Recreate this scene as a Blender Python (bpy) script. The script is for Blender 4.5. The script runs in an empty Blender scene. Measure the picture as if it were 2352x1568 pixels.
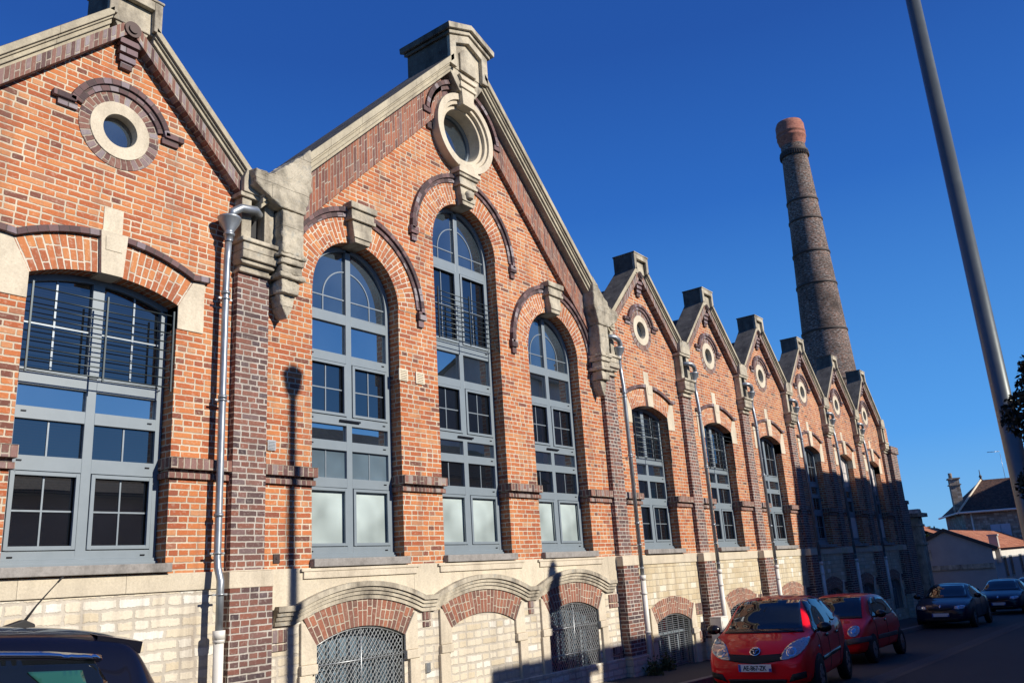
import bpy, bmesh, math, random
from mathutils import Vector, Matrix
from mathutils.bvhtree import BVHTree
from mathutils.geometry import delaunay_2d_cdt
random.seed(7)
PI = math.pi
scene = bpy.context.scene
COL = scene.collection
S = 0.75                      # facade drawing unit in metres

# ------------------------------------------------------------------ camera
cam_d = bpy.data.cameras.new('camera')
cam = bpy.data.objects.new('camera', cam_d); COL.objects.link(cam)
scene.camera = cam
YAW, PITCH, ROLL = 0.93097, 0.27352, -0.06468
fwd = Vector((math.sin(YAW)*math.cos(PITCH), math.cos(YAW)*math.cos(PITCH), math.sin(PITCH)))
rt = Vector((math.cos(YAW), -math.sin(YAW), 0)); up = rt.cross(fwd)
c_, s_ = math.cos(ROLL), math.sin(ROLL)
rt2 = rt*c_+up*s_; up2 = up*c_-rt*s_
CAM = Vector((-5.96652*S, -12.02871*S, -0.52291*S))
m = Matrix((rt2, up2, -fwd)).transposed().to_4x4(); m.translation = CAM
cam.matrix_world = m
cam_d.sensor_width = 36; cam_d.lens = 1923.72/2352*36
cam_d.clip_start = 0.05; cam_d.clip_end = 3000
scene.render.resolution_x = 1024; scene.render.resolution_y = 682

# ------------------------------------------------------------------ light
EL = math.radians(26); DEL = math.radians(10.5)
sunv = Vector((math.sin(DEL)*math.cos(EL), -math.cos(DEL)*math.cos(EL), math.sin(EL)))
sd = bpy.data.lights.new('sun', 'SUN'); sd.energy = 4.0; sd.angle = math.radians(0.53); sd.color = (1, .93, .82)
so = bpy.data.objects.new('sun', sd); COL.objects.link(so)
so.rotation_euler = (-sunv).to_track_quat('-Z', 'Y').to_euler(); so.location = (0, -30, 30)
w = bpy.data.worlds.new('World'); scene.world = w; w.use_nodes = True
wn = w.node_tree; bg = wn.nodes['Background']
sky = wn.nodes.new('ShaderNodeTexSky'); sky.sky_type = 'NISHITA'; sky.sun_disc = False
sky.sun_elevation = EL; sky.sun_rotation = math.atan2(sunv.x, sunv.y)
sky.air_density = 1.0; sky.dust_density = 0.3; sky.ozone_density = 3.0; sky.altitude = 100
# clear autumn sky: the Nishita sky, its haze tint pulled to blue by elevation
tc = wn.nodes.new('ShaderNodeTexCoord'); sx = wn.nodes.new('ShaderNodeSeparateXYZ'); wn.links.new(tc.outputs['Generated'], sx.inputs[0])
rp = wn.nodes.new('ShaderNodeValToRGB'); wn.links.new(sx.outputs[2], rp.inputs[0])
SKYS = [(0.0, (1.2, 3.2, 5.5)), (.04, (1.0, 2.9, 5.5)), (.125, (.50, 2.25, 5.55)), (.40, (.13, .92, 3.6)), (.56, (.08, .56, 2.6)), (1.0, (.05, .35, 1.8))]
for i in range(4): rp.color_ramp.elements.new(.5)
for e, (p_, c__) in zip(rp.color_ramp.elements, SKYS): e.position = p_; e.color = (*[v/5.6 for v in c__], 1)
gm = wn.nodes.new('ShaderNodeVectorMath'); gm.operation = 'SCALE'; gm.inputs['Scale'].default_value = 5.6; wn.links.new(rp.outputs[0], gm.inputs[0])
mx = wn.nodes.new('ShaderNodeMix'); mx.data_type = 'RGBA'; mx.inputs[0].default_value = .93
wn.links.new(sky.outputs[0], mx.inputs[6]); wn.links.new(gm.outputs[0], mx.inputs[7])
wn.links.new(mx.outputs[2], bg.inputs[0])
bg.inputs[1].default_value = 0.10
scene.view_settings.view_transform = 'Standard'; scene.view_settings.look = 'None'
scene.view_settings.exposure = 0.6; scene.view_settings.gamma = 1

# ------------------------------------------------------------------ materials
def newmat(name):
    m = bpy.data.materials.new(name); m.use_nodes = True
    nt = m.node_tree; b = nt.nodes['Principled BSDF']
    return m, nt, b
class NB:
    """tiny node helper"""
    def __init__(s, nt): s.nt = nt
    def n(s, t, **kw):
        x = s.nt.nodes.new(t)
        for k, v in kw.items(): setattr(x, k, v)
        return x
    def put(s, sock, v):
        if hasattr(v, 'is_linked') or isinstance(v, bpy.types.NodeSocket): s.nt.links.new(v, sock)
        else: sock.default_value = v
    def math(s, op, a, b=None, c=None, clamp=False):
        x = s.n('ShaderNodeMath', operation=op); x.use_clamp = clamp
        s.put(x.inputs[0], a)
        if b is not None: s.put(x.inputs[1], b)
        if c is not None: s.put(x.inputs[2], c)
        return x.outputs[0]
    def sep(s, v):
        x = s.n('ShaderNodeSeparateXYZ'); s.put(x.inputs[0], v); return x.outputs
    def comb(s, a, b, c=0.0):
        x = s.n('ShaderNodeCombineXYZ'); s.put(x.inputs[0], a); s.put(x.inputs[1], b); s.put(x.inputs[2], c); return x.outputs[0]
    def noise(s, vec, scale, detail=3, rough=.55):
        x = s.n('ShaderNodeTexNoise'); s.put(x.inputs['Vector'], vec); x.inputs['Scale'].default_value = scale
        x.inputs['Detail'].default_value = detail; x.inputs['Roughness'].default_value = rough; return x.outputs
    def ramp(s, f, stops, interp='LINEAR'):
        x = s.n('ShaderNodeValToRGB'); s.put(x.inputs[0], f); r = x.color_ramp; r.interpolation = interp
        while len(r.elements) < len(stops): r.elements.new(.5)
        for e, (p, c) in zip(r.elements, stops):
            e.position = p; e.color = (c, c, c, 1) if isinstance(c, (int, float)) else (*c, 1)
        return x.outputs[0]
    def mix(s, f, a, b, mode='MIX'):
        x = s.n('ShaderNodeMix', data_type='RGBA', blend_type=mode)
        s.put(x.inputs[0], f)
        for i, v in ((6, a), (7, b)):
            if isinstance(v, tuple) and len(v) == 3: v = (*v, 1)
            s.put(x.inputs[i], v)
        return x.outputs[2]
    def bump(s, h, dist, strength=1.0):
        x = s.n('ShaderNodeBump'); x.inputs['Distance'].default_value = dist; x.inputs['Strength'].default_value = strength
        s.put(x.inputs['Height'], h); return x.outputs[0]
    def wn(s, vec):
        x = s.n('ShaderNodeTexWhiteNoise', noise_dimensions='3D'); s.put(x.inputs[0], vec); return x.outputs

def brick_mat(name, h, wd, joint, pal, mortar, split=.55, rough_edge=.006, bumpd=.006, edge=.003, grime=None, white=0.0, mort_var=.12, swap=False):
    m, nt, b = newmat(name); N = NB(nt)
    uv = N.n('ShaderNodeTexCoord').outputs['UV']; ob = N.n('ShaderNodeNewGeometry').outputs['Position']
    if swap:
        a_, b_, _c = N.sep(uv); uv = N.comb(b_, a_)
    n1 = N.noise(uv, 14, 3)[1]; n2 = N.noise(uv, 60, 2)[1]
    sub = N.n('ShaderNodeVectorMath', operation='SUBTRACT'); N.put(sub.inputs[0], n1); sub.inputs[1].default_value = (.5, .5, .5)
    sc = N.n('ShaderNodeVectorMath', operation='SCALE'); N.put(sc.inputs[0], sub.outputs[0]); sc.inputs['Scale'].default_value = rough_edge*2
    sub2 = N.n('ShaderNodeVectorMath', operation='SUBTRACT'); N.put(sub2.inputs[0], n2); sub2.inputs[1].default_value = (.5, .5, .5)
    sc2 = N.n('ShaderNodeVectorMath', operation='SCALE'); N.put(sc2.inputs[0], sub2.outputs[0]); sc2.inputs['Scale'].default_value = rough_edge
    ad = N.n('ShaderNodeVectorMath', operation='ADD'); N.put(ad.inputs[0], uv); N.put(ad.inputs[1], sc.outputs[0])
    ad2 = N.n('ShaderNodeVectorMath', operation='ADD'); N.put(ad2.inputs[0], ad.outputs[0]); N.put(ad2.inputs[1], sc2.outputs[0])
    u, v, _ = N.sep(ad2.outputs[0])
    vv = N.math('DIVIDE', v, h); row = N.math('FLOOR', vv); fv = N.math('FRACT', vv)
    off = N.math('MULTIPLY', N.math('MODULO', N.math('ADD', row, 1000.0), 2.0), .5)
    rj = N.math('MULTIPLY', N.wn(N.comb(row, 3.3, 7.7))[0], .22)
    uu = N.math('ADD', N.math('ADD', N.math('DIVIDE', u, wd), off), rj)
    col = N.math('FLOOR', uu); fu = N.math('FRACT', uu)
    cr = N.wn(N.comb(col, row, 1.5))[0]
    sp = N.math('LESS_THAN', cr, split)
    fu_d = N.math('FRACT', N.math('MULTIPLY', fu, 2.0)); hid = N.math('MULTIPLY', N.math('FLOOR', N.math('MULTIPLY', fu, 2.0)), sp)
    mixf = N.n('ShaderNodeMix', data_type='FLOAT'); N.put(mixf.inputs[0], sp); N.put(mixf.inputs[2], fu); N.put(mixf.inputs[3], fu_d)
    f2 = mixf.outputs[0]
    wf = N.math('MULTIPLY', N.math('SUBTRACT', 1.0, N.math('MULTIPLY', sp, .5)), wd)
    dx = N.math('MULTIPLY', N.math('MINIMUM', f2, N.math('SUBTRACT', 1.0, f2)), wf)
    dz = N.math('MULTIPLY', N.math('MINIMUM', fv, N.math('SUBTRACT', 1.0, fv)), h)
    d = N.math('SMOOTH_MIN', dx, dz, .012)
    jn = N.math('MULTIPLY_ADD', N.noise(uv, 3.0, 2)[0], joint*.7, joint*.2)
    mr = N.n('ShaderNodeMapRange', interpolation_type='SMOOTHSTEP'); N.put(mr.inputs[0], d)
    N.put(mr.inputs[1], N.math('SUBTRACT', jn, edge)); N.put(mr.inputs[2], N.math('ADD', jn, edge))
    mask = mr.outputs[0]
    rid = N.wn(N.comb(N.math('ADD', col, N.math('MULTIPLY', hid, .37)), row, 9.1))
    bc = N.ramp(rid[0], pal, 'LINEAR')
    fine = N.noise(uv, 45, 4, .7)[0]
    bc = N.mix(.4, bc, N.ramp(fine, [(.25, .5), (.65, 1.0)]), 'MULTIPLY')
    bc = N.mix(N.math('MULTIPLY', N.ramp(N.noise(uv, 22, 3)[0], [(.54, 0.0), (.68, 1.0)]), .22), bc, mortar)
    mo = N.mix(1.0, mortar, N.ramp(N.noise(ob, 2.2, 4)[0], [(.3, 1-mort_var*2), (.7, 1.0)]), 'MULTIPLY')
    mo = N.mix(.5, mo, N.ramp(fine, [(.2, .7), (.7, 1.0)]), 'MULTIPLY')
    colr = N.mix(mask, mo, bc)
    if white > 0:
        colr = N.mix(N.math('MULTIPLY', N.ramp(N.noise(N.comb(N.math('MULTIPLY', u, 3.0), N.math('MULTIPLY', v, 9.0)), 1.6, 5, .7)[0], [(.47, 0.0), (.60, 1.0)]), white), colr, (.62, .60, .57))
    if grime:
        g = N.ramp(N.noise(ob, grime[0], 5, .65)[0], [(grime[1], 0.0), (grime[1]+.25, 1.0)])
        colr = N.mix(N.math('MULTIPLY', g, grime[2]), colr, grime[3])
    big = N.ramp(N.noise(ob, .55, 4, .6)[0], [(.3, .78), (.7, 1.0)])
    colr = N.mix(.6, colr, big, 'MULTIPLY')
    px_, py_, pz_ = N.sep(ob)
    stv = N.comb(N.math('MULTIPLY', px_, 4.5), N.math('MULTIPLY', py_, 4.5), N.math('MULTIPLY', pz_, .35))
    stn = N.ramp(N.noise(stv, 1.0, 5, .65)[0], [(.50, 0.0), (.72, 1.0)])
    colr = N.mix(N.math('MULTIPLY', stn, .40), colr, (.13, .09, .075))
    N.put(b.inputs['Base Color'], colr); b.inputs['Roughness'].default_value = .88
    b.inputs['Specular IOR Level'].default_value = .25
    hgt = N.math('ADD', mask, N.math('MULTIPLY', fine, .45))
    N.put(b.inputs['Normal'], N.bump(hgt, bumpd))
    return m

def stone_mat(name, base, dark, amt=.5, scale=2.0, bumpd=.004, blocks=None, lich=None):
    m, nt, b = newmat(name); N = NB(nt)
    pos = N.n('ShaderNodeNewGeometry').outputs['Position']
    uv = N.n('ShaderNodeTexCoord').outputs['UV']
    x, y, z = N.sep(pos)
    streak = N.comb(N.math('MULTIPLY', x, 3.0), N.math('MULTIPLY', y, 3.0), N.math('MULTIPLY', z, .8))
    a = N.noise(pos, scale, 6, .65)[0]; s1 = N.noise(streak, 1.4, 5, .6)[0]
    f = N.math('MULTIPLY', N.math('ADD', N.ramp(a, [(.42, 0.0), (.7, 1.0)]), N.ramp(s1, [(.45, 0.0), (.72, 1.0)])), amt*.7, clamp=True)
    fine = N.noise(pos, 40, 5, .7)[0]
    c = N.mix(f, base, dark)
    c = N.mix(.5, c, N.ramp(fine, [(.3, .6), (.62, 1.0)]), 'MULTIPLY')
    if lich: c = N.mix(N.ramp(N.noise(pos, 7, 4, .7)[0], [(.58, 0.0), (.66, .6)]), c, lich)
    h = fine
    if blocks:
        bw, bh = blocks
        u, v, _ = N.sep(uv)
        row = N.math('FLOOR', N.math('DIVIDE', v, bh)); fv = N.math('FRACT', N.math('DIVIDE', v, bh))
        uu = N.math('ADD', N.math('DIVIDE', u, bw), N.math('MULTIPLY', row, .37)); fu = N.math('FRACT', uu)
        d = N.math('MINIMUM', N.math('MULTIPLY', N.math('MINIMUM', fu, N.math('SUBTRACT', 1.0, fu)), bw), N.math('MULTIPLY', N.math('MINIMUM', fv, N.math('SUBTRACT', 1.0, fv)), bh))
        mk = N.ramp(N.math('MULTIPLY', d, 200.0), [(.3, 0.0), (.9, 1.0)])
        rid = N.wn(N.comb(N.math('FLOOR', uu), row, 2.0))[0]
        c = N.mix(1.0, c, N.ramp(rid, [(0, .84), (1, 1.0)]), 'MULTIPLY')
        c = N.mix(N.math('MULTIPLY', N.math('SUBTRACT', 1.0, mk), .55), c, (.2, .17, .13))
        h = N.math('ADD', fine, mk)
    N.put(b.inputs['Base Color'], c); b.inputs['Roughness'].default_value = .9
    b.inputs['Specular IOR Level'].default_value = .2
    N.put(b.inputs['Normal'], N.bump(h, bumpd))
    return m

def plain(name, col, rough=.5, metal=0.0, coat=0.0, var=.15, scale=6, spec=.5, bumpd=0.0, ior=None):
    m, nt, b = newmat(name); N = NB(nt)
    pos = N.n('ShaderNodeTexCoord').outputs['Object']
    n = N.noise(pos, scale, 5, .65)[0]
    c = N.mix(1.0, col, N.ramp(n, [(.3, 1-var), (.7, 1.0)]), 'MULTIPLY')
    N.put(b.inputs['Base Color'], c)
    N.put(b.inputs['Roughness'], N.math('MULTIPLY_ADD', n, rough*.3, rough*.85))
    b.inputs['Metallic'].default_value = metal; b.inputs['Coat Weight'].default_value = coat
    b.inputs['Coat Roughness'].default_value = .03; b.inputs['Specular IOR Level'].default_value = spec
    if ior: b.inputs['IOR'].default_value = ior
    if bumpd: N.put(b.inputs['Normal'], N.bump(N.noise(pos, scale*5, 4, .7)[0], bumpd))
    return m

def glass_mat(name, col, ior=1.9, rough=.01, wav=.0012, lines=0.0):
    m, nt, b = newmat(name); N = NB(nt)
    pos = N.n('ShaderNodeTexCoord').outputs['Object']
    c = N.mix(1.0, col, N.ramp(N.noise(pos, .8, 3)[0], [(.35, .45), (.65, 1.0)]), 'MULTIPLY')
    if lines:
        x, y, z = N.sep(pos)
        st = N.math('FRACT', N.math('DIVIDE', z, .03))
        c = N.mix(N.math('MULTIPLY', N.math('GREATER_THAN', st, .55), lines), c, (.05, .05, .055))
    N.put(b.inputs['Base Color'], c); b.inputs['Roughness'].default_value = rough
    b.inputs['IOR'].default_value = ior
    N.put(b.inputs['Normal'], N.bump(N.noise(pos, .9, 2)[0], wav))
    return m

U = .75
ORANGE = [(0.0, (.15, .065, .05)), (.035, (.22, .08, .055)), (.08, (.38, .105, .048)), (.35, (.46, .135, .052)), (.6, (.52, .168, .062)), (.82, (.57, .215, .08)), (.94, (.56, .265, .13)), (1.0, (.32, .125, .08))]
PURPLE = [(0.0, (.07, .05, .055)), (.25, (.13, .075, .07)), (.5, (.20, .085, .065)), (.75, (.27, .11, .075)), (.9, (.17, .12, .12)), (1.0, (.10, .07, .075))]
DARKB = [(0.0, (.07, .05, .055)), (.4, (.15, .09, .09)), (.7, (.21, .13, .13)), (.9, (.24, .19, .21)), (1.0, (.34, .3, .31))]
M = {}
M['brick'] = brick_mat('orange_brick', .1*U, .34*U, .0155, ORANGE, (.68, .585, .445), .38, grime=(1.3, .62, .25, (.16, .10, .07)))
M['brick_arch'] = brick_mat('arch_brick', .104*U, .36*U, .0145, [(0, (.34, .10, .05)), (.5, (.50, .17, .07)), (1, (.60, .26, .10))], (.74, .66, .53), .5)
M['brick_purple'] = brick_mat('purple_brick', .1*U, .34*U, .0165, PURPLE, (.54, .49, .43), .4)
M['brick_dark'] = brick_mat('glazed_dark_brick', .15*U, .5*U, .009, DARKB, (.13, .11, .10), .0, rough_edge=.003)
M['brick_sold'] = brick_mat('soldier_brick', .095*U, .34*U, .012, [(0, (.09, .06, .065)), (.3, (.19, .095, .08)), (.6, (.26, .13, .10)), (.85, (.26, .21, .22)), (1, (.36, .32, .33))], (.48, .41, .33), .0)
M['brick_upright'] = brick_mat('upright_soldier_brick', .11*U, .5*U, .013, [(0, (.09, .06, .065)), (.3, (.19, .095, .08)), (.6, (.28, .13, .10)), (.85, (.24, .18, .18)), (1, (.36, .30, .28))], (.50, .43, .34), .0, swap=True)
M['brick_verge'] = brick_mat('verge_brick', .11*U, .42*U, .012, [(0, (.14, .07, .065)), (.4, (.26, .10, .07)), (.7, (.36, .13, .075)), (.9, (.2, .13, .13)), (1, (.4, .17, .1))], (.50, .43, .35), .3)
M['brick_base'] = brick_mat('basement_arch_brick', .1*U, .34*U, .014, [(0, (.13, .08, .07)), (.35, (.28, .11, .075)), (.7, (.38, .15, .09)), (1, (.22, .12, .1))], (.58, .50, .39), .45)
M['rubble'] = brick_mat('limestone_rubble', .155*U, .50*U, .030, [(0, (.62, .53, .38)), (.3, (.68, .60, .46)), (.75, (.72, .65, .52)), (1, (.78, .75, .67))], (.61, .55, .455), .42, rough_edge=.022, bumpd=.005, edge=.007)
M['ashlar'] = brick_mat('limestone_blockwork', .17*U, .4*U, .012, [(0, (.56, .46, .30)), (.4, (.63, .54, .37)), (.8, (.66, .58, .42)), (.93, (.70, .64, .50)), (1, (.84, .82, .74))], (.60, .52, .38), .4, rough_edge=.014, bumpd=.008, edge=.006)
M['stone'] = stone_mat('dressed_limestone', (.66, .58, .45), (.34, .29, .22), .55, 1.6)
M['stone_blocks'] = stone_mat('dressed_limestone_blocks', (.68, .60, .46), (.36, .31, .24), .4, 1.6, blocks=(1.1, .9))
M['stone_grey'] = stone_mat('weathered_limestone', (.55, .49, .38), (.15, .13, .105), 1.0, 2.4, .006, lich=(.3, .3, .27))
M['stone_grey_b'] = stone_mat('weathered_limestone_blocks', (.56, .50, .39), (.17, .15, .12), 1.0, 2.0, .007, blocks=(2.0, .55), lich=(.3, .3, .27))
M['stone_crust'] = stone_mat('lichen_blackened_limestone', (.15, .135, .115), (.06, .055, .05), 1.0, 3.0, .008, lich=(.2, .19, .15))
M['stone_coping'] = stone_mat('coping_limestone', (.52, .46, .34), (.24, .21, .165), .75, 1.8, .006, blocks=(.9, 9.0))
M['granite'] = stone_mat('sill_granite', (.33, .31, .29), (.12, .11, .1), .6, 9.0)
M['frame'] = plain('blue_grey_aluminium', (.195, .235, .265), .4, 0, .0, .06)
M['bar'] = plain('silver_glazing_bar', (.24, .28, .31), .35, .3)
M['steel'] = plain('dark_green_steel', (.045, .06, .065), .4, .4)
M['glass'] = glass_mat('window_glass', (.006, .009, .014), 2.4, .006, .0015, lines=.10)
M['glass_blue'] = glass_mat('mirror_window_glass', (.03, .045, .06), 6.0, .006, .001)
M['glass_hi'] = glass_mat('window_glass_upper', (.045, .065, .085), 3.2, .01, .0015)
M['frost'] = glass_mat('frosted_film_pane', (.56, .66, .65), 1.5, .12)
M['greyfilm'] = glass_mat('grey_film_pane', (.14, .20, .25), 2.2, .02)
M['whitepanel'] = plain('white_infill_panel', (.6, .55, .52), .6)
M['zinc'] = plain('zinc_sheet', (.35, .38, .41), .4, .6, 0, .35, 5)
M['pvc'] = plain('white_plastic', (.72, .69, .62), .5, 0, 0, .12)
M['iron'] = plain('rusty_iron', (.07, .04, .035), .6, .3, 0, .5, 12)
M['galv'] = plain('galvanised_wire', (.42, .44, .45), .4, .7)
M['slate'] = plain('dark_roof_slate', (.05, .045, .045), .7, 0, 0, .4, 3, bumpd=.01)
M['cream'] = plain('cream_vent_plastic', (.66, .58, .44), .5)
M['black'] = plain('black_rubber', (.012, .012, .013), .7)
M['black_gloss'] = plain('black_trim', (.01, .01, .012), .25)
M['red'] = plain('red_car_paint', (.78, .004, .010), .45, .0, .55, .03, 3, spec=.15)
M['red2'] = plain('dark_red_car_paint', (.62, .005, .010), .45, .0, .55, .05, 3, spec=.15)
M['navy'] = plain('navy_car_paint', (.003, .006, .03), .45, .0, .6, .05, 3, spec=.1)
M['midnight'] = plain('midnight_car_paint', (.002, .0025, .009), .45, .0, .8, .05, 3, spec=.1)
M['carglass'] = glass_mat('car_glass', (.008, .011, .014), 1.7, .004, .0)
M['chrome'] = plain('chrome', (.75, .76, .78), .08, 1.0, 0, .03)
M['lens'] = plain('headlamp_lens', (.5, .52, .55), .06, .6, 1.0, .5, 30)
M['alloy'] = plain('silver_wheel', (.42, .43, .45), .3, .8)
M['greyplastic'] = plain('grey_bumper_plastic', (.09, .09, .095), .55)
M['plate'] = plain('number_plate_white', (.75, .76, .78), .4)
M['blue'] = plain('plate_blue', (.02, .08, .42), .4)
M['polepaint'] = plain('grey_painted_steel', (.14, .155, .15), .36, .5, .2, .12)
M['lampglass'] = plain('lamp_diffuser', (.6, .6, .58), .3)
M['asphalt'] = plain('asphalt', (.026, .026, .030), .85, 0, 0, .4, 2.2, bumpd=.006)
M['asphalt2'] = plain('parking_asphalt', (.032, .030, .032), .85, 0, 0, .4, 1.7, bumpd=.006)
M['pave'] = plain('pavement_asphalt', (.055, .052, .05), .9, 0, 0, .4, 2.0, bumpd=.006)
M['gutter'] = plain('gutter_setts', (.07, .068, .068), .85, 0, 0, .4, 6, bumpd=.01)
M['kerb'] = plain('kerb_stone', (.20, .19, .18), .85, 0, 0, .3, 4, bumpd=.004)
M['earth'] = plain('ground_earth', (.09, .10, .06), .95, 0, 0, .5, .3)
M['render_grey'] = plain('grey_render', (.42, .39, .37), .9, 0, 0, .2, 1.0)
M['render_white'] = plain('white_render', (.60, .58, .54), .85, 0, 0, .1, 1.0)
M['tile_o'] = brick_mat('orange_roof_tile', .28, .22, .010, [(0, (.33, .11, .06)), (.5, (.46, .17, .09)), (1, (.56, .25, .14))], (.14, .06, .04), 0, bumpd=.02)
M['tile_b'] = brick_mat('brown_roof_tile', .16, .17, .008, [(0, (.06, .035, .028)), (.5, (.10, .055, .04)), (1, (.15, .08, .055))], (.03, .02, .018), 0, bumpd=.015)
M['housestone'] = brick_mat('house_rubble_stone', .2, .4, .016, [(0, (.25, .2, .16)), (.5, (.36, .3, .24)), (1, (.5, .45, .38))], (.3, .27, .23), .5, rough_edge=.02, bumpd=.012, edge=.008)
M['housebrick'] = brick_mat('house_brick', .075, .24, .008, ORANGE, (.5, .44, .36), .5)
M['shutter'] = plain('pale_blue_shutter', (.42, .48, .58), .6)
M['darkwood'] = plain('dark_door_paint', (.05, .045, .04), .5)
M['leaf'] = plain('conifer_foliage', (.013, .021, .009), .8, 0, 0, .6, 3)
M['leaf2'] = plain('shrub_foliage', (.07, .10, .03), .8, 0, 0, .6, 2)
M['bark'] = plain('bark', (.10, .075, .055), .9, 0, 0, .5, 8)
M['chimred'] = brick_mat('chimney_head_brick', .07, .24, .006, [(0, (.28, .10, .075)), (.5, (.42, .16, .11)), (1, (.48, .2, .14))], (.42, .25, .19), .5)
M['chimbrick'] = brick_mat('sooty_chimney_brick', .085, .26, .010, [(0, (.045, .028, .024)), (.4, (.10, .052, .038)), (.7, (.16, .078, .052)), (1, (.25, .13, .09))], (.20, .165, .135), .5, grime=(.45, .46, .85, (.035, .028, .025)), white=.45)
M['chimband'] = plain('chimney_band_iron', (.05, .035, .03), .7)
M['birdwhite'] = plain('white_ceramic', (.75, .75, .72), .3)

# ------------------------------------------------------------------ mesh builder
class MB:
    def __init__(s, sc=S): s.v = []; s.f = []; s.uv = []; s.mi = []; s.sc = sc; s.sm = []
    def face(s, pts, uv=None, mi=0, smooth=False):
        b = len(s.v); pts = [Vector(p)*s.sc for p in pts]
        s.v += pts; s.f.append(tuple(range(b, b+len(pts))))
        if uv is None:
            n = Vector((0, 0, 0))
            for i in range(len(pts)): n += pts[i].cross(pts[(i+1) % len(pts)])
            ax = max(range(3), key=lambda i: abs(n[i]))
            if ax == 1: uv = [(p.x, p.z) for p in pts]
            elif ax == 0: uv = [(p.y+.37, p.z) for p in pts]
            else: uv = [(p.x, p.y) for p in pts]
        else: uv = [(a*s.sc, c*s.sc) for a, c in uv]
        s.uv.append(uv); s.mi.append(mi); s.sm.append(smooth)
    def box(s, x0, x1, y0, y1, z0, z1, mi=0):
        p = lambda a, b, c: ((x0, x1)[a], (y0, y1)[b], (z0, z1)[c])
        for q in (((0,0,0),(1,0,0),(1,0,1),(0,0,1)), ((1,1,0),(0,1,0),(0,1,1),(1,1,1)), ((0,1,0),(0,0,0),(0,0,1),(0,1,1)),
                  ((1,0,0),(1,1,0),(1,1,1),(1,0,1)), ((0,0,1),(1,0,1),(1,1,1),(0,1,1)), ((0,1,0),(1,1,0),(1,0,0),(0,0,0))):
            s.face([p(*i) for i in q], mi=mi)
    def prism(s, poly, y0, y1, mi=0, uvf=None):
        """poly: (x,z) ccw seen from -y; extruded y0->y1"""
        n = len(poly)
        s.face([(x, y0, z) for x, z in poly], uv=[uvf(x, z) for x, z in poly] if uvf else None, mi=mi)
        s.face([(x, y1, z) for x, z in reversed(poly)], mi=mi)
        for i in range(n):
            a, b = poly[i], poly[(i+1) % n]
            s.face([(b[0], y0, b[1]), (a[0], y0, a[1]), (a[0], y1, a[1]), (b[0], y1, b[1])], mi=mi,
                   uv=([( *uvf(*b),), (*uvf(*a),), (uvf(*a)[0]+y1-y0, uvf(*a)[1]), (uvf(*b)[0]+y1-y0, uvf(*b)[1])] if uvf else None))
    def ring(s, cx, cz, r0, r1, a0, a1, y0, y1, n=24, mi=0, rz=1.0, close=False):
        """annular sector in the xz plane, radial uv (u = radius, v = arc)"""
        rm = (r0+r1)/2
        P = lambda r, a: (cx+r*math.cos(a), cz+r*rz*math.sin(a))
        for i in range(n):
            t0, t1 = a0+(a1-a0)*i/n, a0+(a1-a0)*(i+1)/n
            A, B, C_, D = P(r0, t0), P(r1, t0), P(r1, t1), P(r0, t1)
            u = [(r0, t0*rm), (r1, t0*rm), (r1, t1*rm), (r0, t1*rm)]
            s.face([(p[0], y0, p[1]) for p in (A, B, C_, D)], uv=u, mi=mi)
            s.face([(B[0], y0, B[1]), (B[0], y1, B[1]), (C_[0], y1, C_[1]), (C_[0], y0, C_[1])], uv=[(0, u[0][1]), (y1-y0, u[0][1]), (y1-y0, u[2][1]), (0, u[2][1])], mi=mi)
            s.face([(A[0], y1, A[1]), (A[0], y0, A[1]), (D[0], y0, D[1]), (D[0], y1, D[1])], uv=[(y1-y0, u[0][1]), (0, u[0][1]), (0, u[2][1]), (y1-y0, u[2][1])], mi=mi)
        if not close:
            for t, fl in ((a0, 0), (a1, 1)):
                A, B = P(r0, t), P(r1, t)
                q = [(A[0], y0, A[1]), (A[0], y1, A[1]), (B[0], y1, B[1]), (B[0], y0, B[1])]
                s.face(q[::-1] if fl else q, mi=mi)
    def sweep(s, path, hw, y0, y1, mi=0):
        """box strip following an (x,z) path, half-thickness hw above the path: thickness hw upward normal"""
        n = len(path); L = 0; nor = []
        for i in range(n):
            a = path[max(0, i-1)]; b = path[min(n-1, i+1)]; d = Vector((b[0]-a[0], b[1]-a[1])).normalized(); nor.append(Vector((-d.y, d.x)))
        for i in range(n-1):
            p, q = path[i], path[i+1]; l = math.hypot(q[0]-p[0], q[1]-p[1])
            p2 = (p[0]+nor[i].x*hw, p[1]+nor[i].y*hw); q2 = (q[0]+nor[i+1].x*hw, q[1]+nor[i+1].y*hw)
            s.face([(p[0], y0, p[1]), (q[0], y0, q[1]), (q2[0], y0, q2[1]), (p2[0], y0, p2[1])], uv=[(0, L), (0, L+l), (hw, L+l), (hw, L)], mi=mi)
            s.face([(p2[0], y0, p2[1]), (q2[0], y0, q2[1]), (q2[0], y1, q2[1]), (p2[0], y1, p2[1])], uv=[(0, L), (0, L+l), (.1, L+l), (.1, L)], mi=mi)
            s.face([(p[0], y1, p[1]), (q[0], y1, q[1]), (q[0], y0, q[1]), (p[0], y0, p[1])], uv=[(0, L), (0, L+l), (.1, L+l), (.1, L)], mi=mi)
            L += l
        for i, fl in ((0, 0), (n-1, 1)):
            p = path[i]; p2 = (p[0]+nor[i].x*hw, p[1]+nor[i].y*hw)
            q = [(p[0], y0, p[1]), (p2[0], y0, p2[1]), (p2[0], y1, p2[1]), (p[0], y1, p[1])]
            s.face(q[::-1] if fl else q, mi=mi)
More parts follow.
